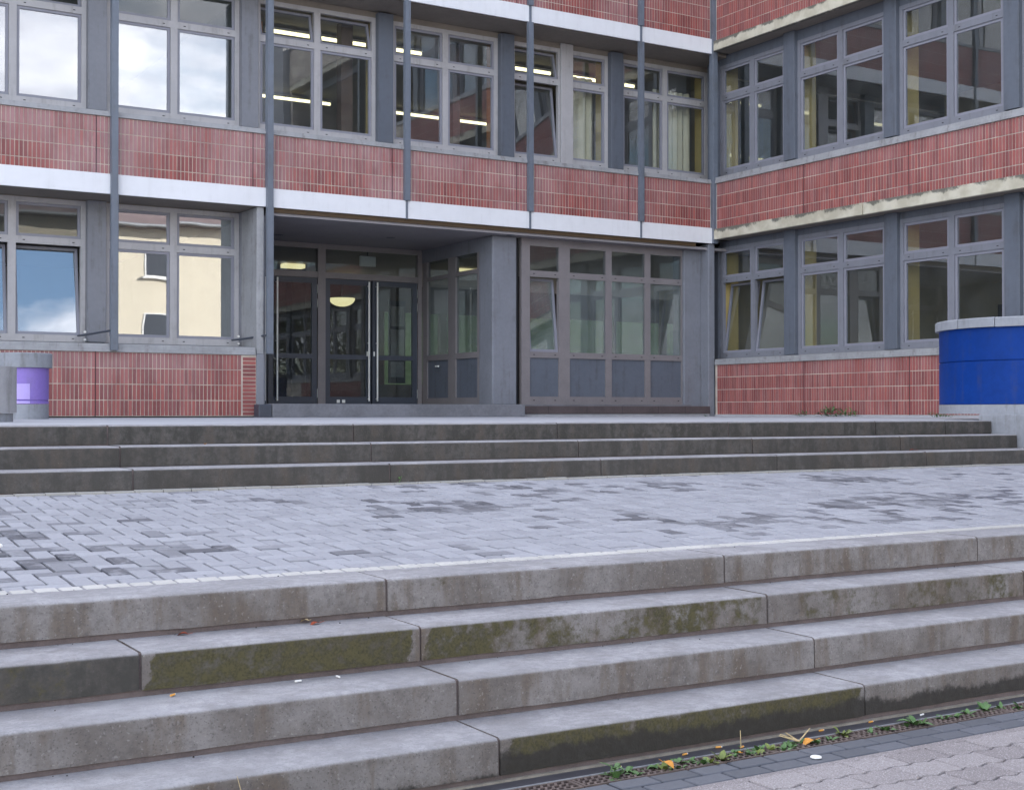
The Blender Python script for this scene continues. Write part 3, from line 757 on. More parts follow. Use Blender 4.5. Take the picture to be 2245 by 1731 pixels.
# dark expansion joints
JT = {}
for k in range(-4, 5):
    u = PU + PW * k
    if u > -0.2: continue
    for z0, z1 in ((3.68, 4.555), (7.415, 8.29)) + (((0.0, 0.976),) if u < -9.8 else ()):
        key = round(z1 - z0, 3)
        if key not in JT: JT[key] = boxm(-0.006, 0.006, 0.0, 0.02, 0, key); JT[key].materials.append(M['black'])
        obj('expansion_joint', JT[key], None, main, (u, -0.0005, z0))
# side wing
LS = 20.6
backing(side, 0.03, LS, ZT + 0.0, 0.985)
brick_field(side, 0.07, 15.0, 0.985, ZT + 0.02, 0.0, 0.03, 2.488, lambda u, z: u if u < 6.3 else -u, 190, haze_side)
for s_, zt in ((0, FS[0][1]), (1, FS[1][1])):
    backing(side, 0.03, LS, zt - 0.12, SILL[s_ + 1])
    brick_field(side, 0.07, 17.5 if s_ == 0 else 12.0, SILL[s_ + 1], zt - 0.02, 0.0, 0.03, 2.488, lambda u, z: u if u < 7.6 else -u, 110 if s_ == 0 else 0, haze_side)
obj('brick_wall', boxm(0.03, LS, 0.008, 0.27, 11.0, ROOF), M['mortar'], side)
for k in range(0, 5):
    for z0, z1 in ((3.657, 4.555), (0.0, 0.985)):
        key = round(z1 - z0, 3)
        if key not in JT: JT[key] = boxm(-0.006, 0.006, 0.0, 0.02, 0, key); JT[key].materials.append(M['black'])
        if 0.03 + 2.488 * k > 0.1: obj('expansion_joint', JT[key], None, side, (0.03 + 2.488 * k, -0.0005, z0))

# fascia panels
PX = [-11.775 + 2.49 * k for k in range(-4, 5)]
for zb, zt in FZ:
    xs = PX + [0.0]
    for a, b in zip(xs[:-1], xs[1:]):
        obj('fascia_panel', boxm(a + 0.016, b - 0.016 if b < 0 else -0.012, -0.035, 0.0, zb, zt, 0.003), M['white'], main)
    obj('fascia_backing', boxm(-22, -0.012, 0.003, 0.04, zb + 0.02, zt - 0.005), M['dark'], main)
for zb, zt in FS:
    for a, b in ((0.02, 4.015), (4.03, 8.03), (8.045, LS)):
        obj('concrete_band', boxm(a, b, -0.06, 0.02, zb, zt, 0.006), M['sconc'], side)

# posts in front of the main facade
for k, x in enumerate(PX):
    if x < -15 : continue
    low = 1.0 if x < -9 else None
    m = MB()
    hw = 0.05
    segs = []
    z0 = low if low else FZ[0][0] - 0.01
    fronts = [(z0, ROOF)]
    if low: m.box(x - hw, x + hw, -0.115, -0.037, z0, FZ[0][1])
    else: m.box(x - 0.018, x + 0.018, -0.05, 0.002, FZ[0][0] - 0.012, FZ[0][1])
    m.box(x - hw, x + hw, -0.115 if low else -0.085, -0.002, FZ[0][1] + 0.001, FZ[1][0] - 0.012)
    m.box(x - 0.02, x + 0.02, -0.06, 0.002, FZ[1][0] - 0.012, FZ[1][1]); m.box(x - hw, x + hw, -0.085, -0.002, FZ[1][1] + 0.001, ROOF)
    if low: m.box(x + hw + 0.001, x + hw + 0.012, -0.10, -0.037, z0, FZ[0][0])
    obj('facade_post', m.mesh(), M['post'], main)
    if low:
        z = 1.25
        m = MB(); m.tube([(x - 0.04, -0.07, z + 0.05), (x - 0.30, 0.42, z), (x - 0.34, YW - 0.12, z)], [0.017] * 3, 8)
        tb_ = obj('tie_bar', m.mesh(smooth=True), M['dark'], main)
        m = MB()
        for dz in (-0.06, 0.06): m.tube([(x - 0.24, YW - 0.118, z + dz), (x - 0.24, YW - 0.16, z + dz)], [0.018, 0.018], 8)
        obj('bolt', m.mesh(), M['paper'], tb_)
cp_ = obj('corner_post', boxm(-0.075, 0.045, -0.075, 0.045, FZ[0][0] + 0.0, ROOF, 0.004), M['post'], main)

# sills
def sill(wing, u0, u1, z0, z1, zback, v1):
    m = MB(); pr = [(-0.03, z0), (-0.03, z0 + (z1 - z0) * 0.52), (-0.018, z0 + (z1 - z0) * 0.55), (-0.018, z1), (v1 - 0.002, zback), (v1 - 0.002, z0)]
    m.prism_x(pr, u0, u1); return obj('sill', m.mesh(), M['sill'], wing)
sill(main, -22, -9.50, 0.978, 1.10, 1.152, YW)
sill(main, -22, -0.085, 4.557, 4.635, 4.798, YW)
sill(main, -22, -0.085, 8.292, 8.37, 8.538, YW)
sill(side, 0.055, LS, 0.987, 1.095, 1.128, 0.35)
sill(side, 0.055, LS, 4.557, 4.675, 4.768, 0.35)
sill(side, 0.055, LS, 8.292, 8.40, 8.468, 0.35)

# soffits, headers, slabs and rooms of the main wing
for i, (zb, zt) in enumerate(FZ):
    lo = -22 if i else -22
    if i == 0:
        obj('soffit', boxm(-22, -9.30, 0.041, YW + 0.12, zb + 0.005, zb + 0.06), M['soffit'], main)
    else:
        obj('soffit', boxm(-22, 0.78, 0.041, YW + 0.12, zb - 0.005, zb + 0.06), M['soffit'], main)
        obj('window_header', boxm(-22, 0.76, YW + 0.005, YW + 0.08, WIN_Z[i][1] + 0.002, zb - 0.007), M['soffit'], main)
    obj('floor_slab', boxm(-22, 10.5, 0.28, 10.4, zb + 0.07, zt + 0.0), M['inwall'], main)
    obj('room_ceiling', boxm(-22, 10.4 if i else -9.48, YW + 0.13, 10.1, zb - 0.12, zb - 0.08), M['inceil'], main)
obj('window_header', boxm(-22, -9.50, YW + 0.005, YW + 0.08, WIN_Z[0][1] + 0.002, 3.378), M['soffit'], main)
obj('roof', boxm(-22.2, 10.6, 0.02, 10.6, ROOF, ROOF + 0.15), M['dark'], main)
obj('end_wall', boxm(-22, -21.8, 0.3, 10.4, ZT, ROOF - 0.01), M['inwall'], main)
obj('end_wall', boxm(10.4, 10.6, 0.02, 10.4, ZT, ROOF - 0.01), M['inwall'], main)
obj('rear_wall', boxm(-22, 10.4, 10.2, 10.4, 3.5, ROOF - 0.01), M['inwall'], main)
obj('rear_wall', boxm(-22, -9.4, 10.2, 10.4, ZT, 3.49), M['indark'], main)
obj('rear_wall', boxm(8.6, 10.4, 10.2, 10.4, ZT, 3.49), M['indark'], main)
obj('rear_wall', boxm(-9.39, -2.5, 10.2, 10.4, ZT, 3.49), M['indark'], main)
obj('rear_wall', boxm(-2.49, 8.59, 10.2, 10.4, ZT, 0.75), M['indark'], main)
obj('rear_wall', boxm(-2.49, 8.59, 10.2, 10.4, 2.6, 3.49), M['indark'], main)
for k in range(7):
    obj('window_post', boxm(-2.45 + 1.8 * k, -2.25 + 1.8 * k, 10.22, 10.36, 0.751, 2.599), M['brown'], main)
iw = obj('inner_screen', boxm(-3.93, -3.52, 6.52, 6.56, 0.7, 2.55), M['dark'], main)
for za, zb in ((0.84, 1.18), (1.30, 1.90), (1.98, 2.42)): obj('pale_inset', boxm(-3.89, -3.56, 6.505, 6.519, za, zb), M['paleinset'], iw)  # three stacked pale insets on a dark screen in the hall
obj('partition_wall', boxm(-9.42, -9.28, YW + 0.46, 10.19, 3.69, 6.99), M['inwall'], main)
obj('partition_wall', boxm(1.2, 1.35, YW + 0.1, 10.19, 3.69, 6.99), M['inwall'], main)
obj('partition_wall', boxm(-9.46, -9.31, 0.05, 10.19, ZT + 0.002, 3.24), M['gwall'], main)
obj('hall_floor', boxm(-9.30, 10.3, 3.2, 10.19, 0.08, 0.2), M['infloor'], main)
obj('hall_floor', boxm(-4.3, 8.6, 0.65, 3.19, 0.08, 0.2), M['infloor'], main)
obj('room_floor', boxm(-21.8, -9.47, 0.3, 10.19, ZT + 0.001, 0.05), M['infloor'], main)
obj('hall_column', boxm(-5.9, -5.55, 7.4, 7.75, 0.201, 3.25, 0.02), M['indark'], main)
obj('hall_column', boxm(-0.9, -0.55, 6.4, 6.75, 0.201, 3.25, 0.02), M['brown'], main)
obj('partition_wall', boxm(8.6, 8.75, 0.65, 10.1, 0.201, 3.25), M['indark'], main)
obj('partition_wall', boxm(0.6, 8.6, 0.5, 0.64, 0.201, 3.25), M['tanwall'], main)
obj('door_screen', boxm(-9.25, -7.6, 6.0, 6.1, 0.201, 3.25), M['indark'], main)

# windows of the main wing
WS = [-11.68 + 2.505 * k for k in range(-1, 5)]
WW, WH, TB = 2.21, 2.21, 1.50
for s_ in range(3):
    z0 = WIN_Z[s_][0]
    for i, u in enumerate(WS):
        if s_ == 0 and i > 1: continue
        tilt = (); gm = {}; g_ = M['glass']
        if s_ == 0 and i == 0: tilt = (0, 2); g_ = M['glasshi']; gm = {1: M['glassdk'], 3: M['glassdk']}
        if s_ == 0 and i == 1: g_ = M['glasshi']
        if s_ == 1 and i <= 1: g_ = M['glasshi']; gm = {1: M['glassdk'], 3: M['glassdk']}
        if s_ == 1 and i == 2: tilt = (1, 3)
        if s_ == 1 and i == 4: tilt = (0, 1)
        if s_ == 1 and i == 0: tilt = (1, 3)
        window(main, u, YW, z0, WW, WH, TB, M['frame'], g_, tilt, gm, M['frame2'], slots=(s_ < 2), jit=0.15)
        if s_ == 1 and i == 4: obj('mullion_cover', boxm(u + WW/2 - 0.02, u + WW/2 + 0.26, YW - 0.05, YW - 0.002, z0, z0 + WH + 0.1, 0.006), M['frame'], main)
        # slate pier panel and coloured pillar behind
        pe = min(u + 2.505, 0.75)
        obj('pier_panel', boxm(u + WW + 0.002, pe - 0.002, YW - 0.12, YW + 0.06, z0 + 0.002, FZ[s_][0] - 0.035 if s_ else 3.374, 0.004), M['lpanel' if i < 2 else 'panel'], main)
        if s_ == 1: obj('pillar', boxm(u + WW + 0.02, u + 2.48, YW + 0.1, YW + 0.45, 3.69, 6.99), M['orange' if i == 3 else 'yellow'], main)
obj('interior_post', boxm(-7.42, -7.20, 1.3, 1.5, 3.69, 6.99), M['brown'], main)
obj('interior_post', boxm(-5.05, -4.9, 1.5, 1.65, 3.69, 6.99), M['brown'], main)
obj('pillar', boxm(-14.4, -14.2, 1.0, 1.3, 3.69, 6.99), M['yellow'], main)
def curtain_reflection(wing, u0, u1, v, z0, z1, mat):
    m = MB(); n = int((u1 - u0) / 0.02)
    for i in range(n + 1):
        u = u0 + (u1 - u0) * i / n; w = v + 0.03 * math.sin(u * 38 + 1.3 * math.sin(u * 9))
        m.v += [(u, w, z0), (u, w, z1)]
    for i in range(n): m.f.append((2*i, 2*i+2, 2*i+3, 2*i+1))
    return obj('curtain_reflection', m.mesh(smooth=True), mat, wing)
curtain_reflection(main, -0.62, 0.30, YW + 0.30, 4.6, 6.6, M['cream'])  # cream reflection on the glass put into a wavy sheet behind it
curtain_reflection(main, -2.62, -2.10, YW + 0.30, 4.6, 6.6, M['cream'])  # second added sheet, its cream colour standing for a reflection
curtain_reflection(main, -9.16, -8.98, YW + 0.25, 4.6, 6.7, M['orange'])
# piers at the left of the first ground window, end column by the entrance
obj('pier_panel', boxm(-9.465, -9.345, 0.02, YW + 0.06, 1.0, 3.372, 0.006), M['sill'], main)
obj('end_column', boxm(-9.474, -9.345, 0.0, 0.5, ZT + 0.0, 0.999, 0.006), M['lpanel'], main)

# --- entrance
obj('platform', boxm(-9.3, -4.56, -0.28, 3.2, ZT + 0.0, 0.196, 0.012, 2), M['plat'], main)
obj('platform_block', boxm(-9.52, -9.302, -0.24, -0.01, ZT + 0.0, 0.186, 0.01), M['dark'], main)
obj('porch_ceiling', boxm(-9.30, 8.6, 0.042, 10.0, 3.255, 3.30), M['porch'], main)
obj('timber_strip', boxm(-9.30, -0.45, 0.005, 0.041, 3.30, 3.372), M['timber'], main)
for x, y in ((-8.2, 2.3), (-6.3, 1.6), (-4.6, 0.15)):
    m = MB(); m.lathe([(0.0, 3.249), (0.07, 3.249), (0.085, 3.2555)], 20, x, y); obj('ceiling_spot', m.mesh(), M['dark'], main)
YD = 3.087
def door_leaf(u0, u1, side_h):
    w = u1 - u0; m = MB(); z0, z1 = 0.21, 2.6
    m.box(0, 0.10, 0, 0.06, 0, z1 - z0); m.box(w - 0.10, w, 0, 0.06, 0, z1 - z0)
    m.box(0.10, w - 0.10, 0, 0.06, 0, 0.14); m.box(0.10, w - 0.10, 0, 0.06, z1 - z0 - 0.10, z1 - z0)
    m.box(0.10, w - 0.10, 0, 0.06, 0.86, 0.95)
    d = obj('entrance_door', m.mesh(), M['dark'], main, (u0, YD, z0))
    for za, zb in ((0.14, 0.86), (0.95, z1 - z0 - 0.10)):
        obj('pane', boxm(0.10, w - 0.10, 0.027, 0.033, za, zb), M['glassdk'], d)
    hx = 0.075 if side_h < 0 else w - 0.075
    if u0 < -8.05 and side_h < 0: hx = 0.15
    m = MB(); m.tube([(hx, -0.07, 0.06), (hx, -0.07, z1 - z0 - 0.03)], [0.017] * 2, 10)
    for zz in (0.10, 1.18, 2.28): m.tube([(hx, -0.07, zz), (hx, 0.0, zz)], [0.01] * 2, 6)
    obj('handle', m.mesh(smooth=True), M['steel'], d)
    kx = w + 0.004 if side_h < 0 else -0.016
    for zz in (0.12, 1.83, 2.10): obj('hinge', boxm(kx, kx + 0.012, -0.014, 0.004, zz, zz + 0.17), M['steel'], d)
    return d
door_leaf(-9.12, -8.11, 1); dl = door_leaf(-8.09, -7.12, -1); d2 = door_leaf(-6.95, -5.99, 1); d3 = door_leaf(-5.96, -4.99, -1)
obj('lock_plate', boxm(0.865, 0.895, -0.008, 0.0, 0.93, 1.02), M['steel'], d2); obj('lock_plate', boxm(0.02, 0.05, -0.008, 0.0, 0.93, 1.02), M['steel'], d3)
obj('lock_handle', boxm(0.62, 0.74, 0.07, 0.09, 0.90, 0.94), M['steel'], d2)
for x in (0.24, 0.35): obj('door_sticker', boxm(x, x + 0.065, -0.003, -0.001, 0.025, 0.085), M['paper'], d2)
m = MB()
m.box(-9.30, -9.13, YD - 0.02, YD + 0.08, 0.2, 3.254)
m.box(-7.11, -6.955, YD - 0.03, YD + 0.08, 0.2, 3.254); m.box(-4.985, -4.895, YD - 0.03, YD + 0.08, 0.2, 3.254)
for a, b in ((-9.13, -7.11), (-6.955, -4.985)):
    m.box(a, b, YD - 0.02, YD + 0.08, 2.605, 2.72); m.box(a, b, YD - 0.02, YD + 0.08, 3.16, 3.254)
ef = obj('entrance_frame', m.mesh(), M['dframe'], main)
for a, b in ((-9.13, -7.11), (-6.955, -4.985)): obj('transom_pane', boxm(a, b, YD + 0.03, YD + 0.036, 2.72, 3.16), M['glassdk'], ef)
# glazed return on the right of the porch (in the plane X = -4.89)
m = MB()
xs_ = -4.888
for a, b in ((2.86, 3.05), (1.70, 1.99), (0.80, 0.87)): m.box(xs_, xs_ + 0.08, a, b, 0.2, 3.0)
for a, b in ((1.99, 2.86), (0.87, 1.70)):
    m.box(xs_ + 0.002, xs_ + 0.078, a, b, 0.2, 0.33); m.box(xs_ + 0.002, xs_ + 0.078, a, b, 1.06, 1.17); m.box(xs_ + 0.002, xs_ + 0.078, a, b, 2.62, 2.70)
gr_ = obj('porch_glazing', m.mesh(), M['dframe'], main)
for a, b in ((1.99, 2.86), (0.87, 1.70)):
    obj('infill_panel', boxm(xs_ + 0.03, xs_ + 0.05, a, b, 0.33, 1.06), M['panel'], gr_)
    obj('pane', boxm(xs_ + 0.037, xs_ + 0.043, a, b, 1.17, 2.62), M['glasstint'], gr_)
    obj('pane', boxm(xs_ + 0.037, xs_ + 0.043, a, b, 2.70, 3.0), M['glassdk'], gr_)
obj('lock_handle', boxm(xs_ - 0.03, xs_ - 0.001, 2.35, 2.47, 0.93, 0.96), M['steel'], gr_)
obj('porch_beam', boxm(-4.89, -4.62, 0.79, YD + 0.1, 3.001, 3.254), M['gwall'], main)
obj('porch_column', boxm(-4.893, -4.38, 0.30, 0.80, 0.19, 3.254, 0.03, 3), M['gwall'], main)
# right-hand ground glazing
YG = 0.31
m = MB()
V = [(-4.27, -4.09), (-3.455, -3.21), (-2.39, -2.25), (-1.46, -1.33), (-0.565, -0.545)]
H = [(0.2, 0.345), (1.06, 1.17), (2.55, 2.665), (3.12, 3.254)]
for a, b in V: m.box(a, b, YG, YG + 0.08, 0.2, 3.254)
bays = [(V[i][1], V[i + 1][0]) for i in range(4)]
for a, b in bays:
    for c, d in H: m.box(a, b, YG + 0.002, YG + 0.078, c, d)
rg = obj('shopfront_glazing', m.mesh(), M['dframe'], main)
for i, (a, b) in enumerate(bays):
    obj('infill_panel', boxm(a, b, YG + 0.03, YG + 0.05, 0.345, 1.06), M['panel'], rg)
    obj('pane', boxm(a, b, YG + 0.037, YG + 0.043, 2.665, 3.12), M['glassdk'], rg)
    if i == 0:
        s_ = sash_mesh(b - a, 1.38, 0.05); obj('sash', s_, M['frame2'], rg, (a, YG + 0.03, 1.17), (-R(6.5), 0, 0))
        obj('pane', boxm(0.04, b - a - 0.04, 0.016, 0.022, 0.04, 1.34), M['glasstint'], rg, (a, YG + 0.03, 1.17), (-R(6.5), 0, 0))
    else: obj('pane', boxm(0, b - a, 0, 0.006, 0, 1.38), M['glasstint'], rg, (a, YG + 0.037, 1.17), (R(rng.uniform(-.2, .2)), 0, R(rng.uniform(-.25, .25))))
    for z in (0.27, 1.11, 2.60):
        for x in (a + 0.07, b - 0.10): obj('drain_slot', SLOT, None, rg, (x, YG, z))
obj('dark_gap', boxm(-4.379, -4.271, 0.42, 0.46, 0.2, 3.254), M['black'], main)
obj('corner_wall', boxm(-0.544, 0.03, 0.26, 0.62, ZT + 0.0, 3.254, 0.01), M['gwall'], main)
obj('corner_wall', boxm(-0.13, 0.028, 0.012, 0.259, ZT + 0.0, 3.374, 0.008), M['gwall'], main)
obj('glazing_base', boxm(-4.56, -0.545, 0.02, 0.42, ZT + 0.0, 0.199), M['plat'], main)
led = obj('ledge', boxm(-4.73, -0.17, -0.09, 0.019, 0.028, 0.172, 0.008), M['ledge'], main)
for x in (-3.95, -3.1, -2.3, -1.45, -0.8): obj('ledge_joint', boxm(x, x + 0.006, -0.0915, -0.08, 0.03, 0.17), M['black'], led)
obj('wall_base', boxm(-4.56, -0.17, -0.06, 0.018, ZT + 0.0, 0.027), M['terr'], main)

# --- side wing rooms and windows
for i, (zb, zt) in enumerate(FS):
    obj('soffit', boxm(0.05, LS, 0.021, 0.42, zb + 0.012, zb + 0.06), M['soffit'], side)
    obj('window_header', boxm(-0.26, LS, 0.36, 0.44, WIN_S[i][1] + 0.002, zb + 0.011), M['panel'], side)
    obj('floor_slab', boxm(0.02, LS, 0.28, 10.4, zb + 0.07, zt + 0.0), M['inwall'], side)
    obj('room_ceiling', boxm(0.02, LS - 0.05, 0.46, 10.1, zb - 0.06, zb - 0.02), M['inceil'], side)
obj('roof', boxm(0.02, LS + 0.2, 0.02, 10.6, ROOF, ROOF + 0.15), M['dark'], side)
obj('end_wall', boxm(LS, LS + 0.2, 0.02, 10.4, Z0, ROOF - 0.01), M['mortar'], side)
obj('rear_wall', boxm(0.02, LS, 10.2, 10.4, ZT, ROOF - 0.01), M['inwall'], side)
obj('room_back_wall', boxm(0.02, LS, 5.6, 5.75, ZT + 0.01, 3.38), M['tanwall'], side)
obj('room_back_wall', boxm(0.02, LS, 6.6, 6.75, 3.69, 7.09), M['tanwall'], side)
obj('room_floor', boxm(0.02, LS, 0.3, 5.59, ZT + 0.001, 0.05), M['infloor'], side)
for u in (2.3, 6.9): obj('room_door', boxm(u, u + 0.95, 5.54, 5.6, 0.06, 2.25), M['black'], side)
obj('cupboard', boxm(3.2, 4.6, 5.0, 5.59, 0.06, 2.0), M['brown'], side)
obj('cupboard', boxm(2.0, 3.3, 5.9, 6.59, 3.7, 5.5), M['brown'], side)
S0 = [-0.22] + [2.0 + 2.488 * k for k in range(8)]
for s_ in range(3):
    z0 = WIN_S[s_][0]
    for i, u in enumerate(S0):
        if u + 2.2 > LS: continue
        if s_ == 2 and i > 4: continue
        w = 1.92 if i == 0 else 2.2
        tilt = (0, 2) if (s_ == 0 and i == 0) else ()
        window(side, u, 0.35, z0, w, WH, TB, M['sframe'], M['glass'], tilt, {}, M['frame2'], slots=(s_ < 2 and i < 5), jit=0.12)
        ue = S0[i + 1] if i + 1 < len(S0) else u + 2.488
        obj('pier_panel', boxm(u + w + 0.002, ue - 0.002, 0.27, 0.42, z0 + 0.002, FS[s_][0] + 0.01, 0.004), M['panel'], side)
        if s_ < 2: obj('pillar', boxm(u - 0.26, u + 0.02, 0.45, 0.80, (0.06, 3.69)[s_], (3.38, 7.09)[s_]), M['yellow'], side)
obj('pier_panel', boxm(-0.62, -0.225, 0.3, 0.42, 1.13, 3.36), M['panel'], side)
obj('pier_panel', boxm(-0.55, -0.225, 0.3, 0.42, 4.735, 7.08), M['panel'], side)
obj('wall_base', boxm(0.03, LS, -0.012, 0.007, ZT - 0.01, 0.012), M['terr'], side)

# ------------------------------------------------------------------ lamps
def tube_lamp(x0, x1, y, z, label):
    e = empty('fluorescent_light', ((x0 + x1) / 2, y, z)); tag(e, label, 'lamp', 'fluorescent lights in the classroom')
    L = (x1 - x0) / 2
    m = MB(); m.tube([(-L + .02, 0, -0.02), (L - .02, 0, -0.02)], [0.028, 0.028], 10); obj('tube', m.mesh(smooth=True), M['tube'], e)
    obj('housing', boxm(-L, L, -0.05, 0.05, 0.012, 0.055, 0.004), M['hwhite'], e)
    for s_ in (-1, 1): obj('end_cap', boxm(min(s_ * L, s_ * (L - .019)), max(s_ * L, s_ * (L - .019)), -0.03, 0.03, -0.05, 0.011), M['hwhite'], e)
F = [(-8.55, -6.99), (-6.93, -5.38), (-3.95, -2.45), (-2.38, -1.24), (-1.16, -0.36)]
for i, (a, b) in enumerate(F): tube_lamp(a, b, 2.14, 6.90, '%s lit fluorescent tube from the left in the row nearest the upper windows' % ords[i])
F = [(-6.95, -5.15), (-3.9, -2.42), (-2.28, -1.0)]
for i, (a, b) in enumerate(F): tube_lamp(a, b, 6.97, 6.90, '%s lit fluorescent tube from the left in the row deep inside the classroom' % ords[i])
def ceil_lamp(loc, r, label, box=None):
    e = empty('hall_lamp', loc); tag(e, label, 'lamp')
    if box: obj('shade', boxm(-box[0], box[0], -box[1], box[1], -box[2], -0.012, 0.01), M['lamp'], e)
    else:
        m = MB(); m.lathe([(r * math.cos(R(a)), -0.01 - r * 0.65 * math.sin(R(a))) for a in range(0, 91, 15)], 20); obj('shade', m.mesh(smooth=True), M['lamp'], e)
    obj('mount', boxm(-0.06, 0.06, -0.06, 0.06, -0.011, 0.0), M['hwhite'], e)
ceil_lamp((-6.2, 6.57, 3.25), 0, 'lit rectangular ceiling lamp behind the left entrance door', (0.24, 0.12, 0.1))
e = empty('wall_lamp', (-4.41, 8.0, 2.68)); tag(e, 'lit half-round lamp shade seen through the middle entrance door', 'lamp')
m = MB(); m.lathe([(0.30 * math.cos(R(a)), -0.19 * math.sin(R(a))) for a in range(0, 91, 15)], 22); obj('shade', m.mesh(smooth=True), M['lamp'], e)
obj('rod', boxm(-0.015, 0.015, -0.015, 0.015, 0.0, 0.57), M['dark'], e)
ceil_lamp((-2.4, 5.5, 3.25), 0, 'lit strip ceiling lamp behind the porch side glazing', (0.45, 0.07, 0.07))
e = empty('ceiling_spot', (-6.35, 3.5, 3.2545)); tag(e, 'tiny lit ceiling spot above the middle entrance door', 'lamp')
m = MB(); m.lathe([(0.0, -0.02), (0.05, -0.02), (0.06, 0.0)], 14); obj('bulb', m.mesh(), M['lamp'], e)
es = empty('exit_sign', (-5.85, 3.55, 2.93)); tag(es, 'blank pale sign box hanging above the entrance doors', 'sign')
obj('box', boxm(-0.17, 0.17, -0.03, 0.03, 0.0, 0.2, 0.006), M['hwhite'], es); obj('hanger', boxm(-0.01, 0.01, -0.01, 0.01, 0.2, 0.324), M['dark'], es)
pl_ = empty('pendant_bulb', (3.1, -5.66, 2.42)); tag(pl_, 'tiny orange lit bulb inside the right wing ground floor', 'lamp')
m = MB(); m.lathe([(0.001, -0.03), (0.022, -0.02), (0.03, 0.0), (0.022, 0.02), (0.001, 0.03)], 12); obj('bulb', m.mesh(smooth=True), M['bulb'], pl_)
obj('cord', boxm(-0.004, 0.004, -0.004, 0.004, 0.03, 0.96), M['dark'], pl_)

# ------------------------------------------------------------------ planters
def planter(name, loc, Rb, body, z_b0, z_b1, z_cap, capr, mats, groove, label, n=64, plinth_r=None):
    e = empty(name, loc); tag(e, label, 'planter', None)
    pr = plinth_r or Rb
    m = MB(); m.lathe([(0, 0), (pr, 0), (pr, z_b0 - 0.004), (0, z_b0 - 0.004)], n); obj('plinth', m.mesh(smooth=True), M['cap'], e)
    prof = [(0, z_b0), (Rb, z_b0)]
    if groove: prof += [(Rb, groove - 0.008), (Rb - 0.012, groove - 0.004), (Rb - 0.012, groove + 0.004), (Rb, groove + 0.008)]
    prof += [(Rb, z_b1), (0, z_b1)]
    m = MB(); m.lathe(prof, n); obj('body', m.mesh(smooth=True), mats, e)
    if z_cap:
        m = MB(); m.lathe([(capr - 0.25 if capr > 0.5 else capr * 0.5, z_b1 + 0.002), (capr, z_b1 + 0.002), (capr, z_cap - 0.012), (capr - 0.012, z_cap), (capr - 0.25 if capr > 0.5 else capr * 0.5, z_cap)], n)
        if capr > 0.5:
            ns = 15; ri = capr - 0.25
            for q in range(ns):
                t0, t1 = 2 * math.pi * q / ns + 0.004, 2 * math.pi * (q + 1) / ns - 0.004
                cm = MB(); K = 7
                for i2 in range(K + 1):
                    t = t0 + (t1 - t0) * i2 / K; c_, s2 = math.cos(t), math.sin(t)
                    for r2, z2 in ((ri, z_b1 + .002), (capr, z_b1 + .002), (capr, z_cap - .012), (capr - .012, z_cap), (ri, z_cap)): cm.v.append((r2 * c_, r2 * s2, z2))
                for i2 in range(K):
                    for j2 in range(5): k2 = (j2 + 1) % 5; cm.f.append((i2*5+j2, i2*5+k2, i2*5+5+k2, i2*5+5+j2))
                cm.f.append((0, 1, 2, 3, 4)); cm.f.append(tuple(K * 5 + j2 for j2 in range(5)))
                obj('cap_stone', cm.mesh(smooth=True), M['cap'], e, (0, 0, rng.uniform(-.003, .003)))
        else: obj('cap', m.mesh(smooth=True), M['cap'], e)
        if capr > 0.5:
            m = MB(); m.lathe([(0, z_cap - 0.05), (capr - 0.24, z_cap - 0.05)], n); obj('soil', m.mesh(), M['earth'], e)
        else:
            m = MB(); m.lathe([(0, z_cap - 0.002), (capr * 0.51, z_cap - 0.002)], n); obj('lid', m.mesh(), M['cap'], e)
    return e
bp_ = planter('round_planter', (-3.60, -10.38, ZT + 0.068), 1.20, 0, 0.11, 0.975, 1.085, 1.245, M['blue'], 0.60, 'big round royal blue planter with grey cap beside the right wing', 96, 1.205)
planter('round_planter', (-13.66, -3.03, ZT), 0.285, 0, 0.19, 0.64, 0.825, 0.325, M['purple'], 0.235, 'small purple round planter with thick grey cap near the left brick wall', 48)
e = planter('round_planter', (-14.97, -7.5, ZT), 0.33, 0, 0.085, 0.51, None, 0, M['drum'], None, 'plain grey drum planter cut off by the left picture edge', 48, 0.30)
# lighter lilac square on the purple drum
pp = [o_ for o_ in bpy.data.objects if o_.name.startswith('round_planter') and abs(o_.location.x + 13.66) < .01][0]
m = MB(); n = 8; a0 = math.atan2(-20.72 + 3.03, -17.22 + 13.66)
for i in range(n):
    t0, t1 = a0 - 0.75 + 0.95 * i / n, a0 - 0.75 + 0.95 * (i + 1) / n
    r_ = 0.287
    for za, zb in ((0.247, 0.44), (0.195, 0.226)):
        m.quad((r_ * math.cos(t0), r_ * math.sin(t0), za), (r_ * math.cos(t1), r_ * math.sin(t1), za), (r_ * math.cos(t1), r_ * math.sin(t1), zb), (r_ * math.cos(t0), r_ * math.sin(t0), zb))
obj('lilac_patch', m.mesh(), M['lilac'], pp)

# ------------------------------------------------------------------ plants and litter
def leaf(m, base, dirv, length, width, droop=0.4, n=5):
    d = Vector(dirv).normalized(); sidev = d.cross(Vector((0, 0, 1)))
    if sidev.length < 1e-3: sidev = Vector((1, 0, 0))
    sidev.normalize(); p = Vector(base); b = len(m.v)
    for i in range(n + 1):
        t = i / n; w = width * math.sin(math.pi * min(1, 0.12 + t * 0.88)) * 0.5
        c = p + d * length * t + Vector((0, 0, -droop * length * t * t))
        m.v += [tuple(c - sidev * w + Vector((0, 0, w * 0.35))), tuple(c), tuple(c + sidev * w + Vector((0, 0, w * 0.35)))]
    for i in range(n):
        k = b + 3 * i; m.f += [(k, k+1, k+4, k+3), (k+1, k+2, k+5, k+4)]

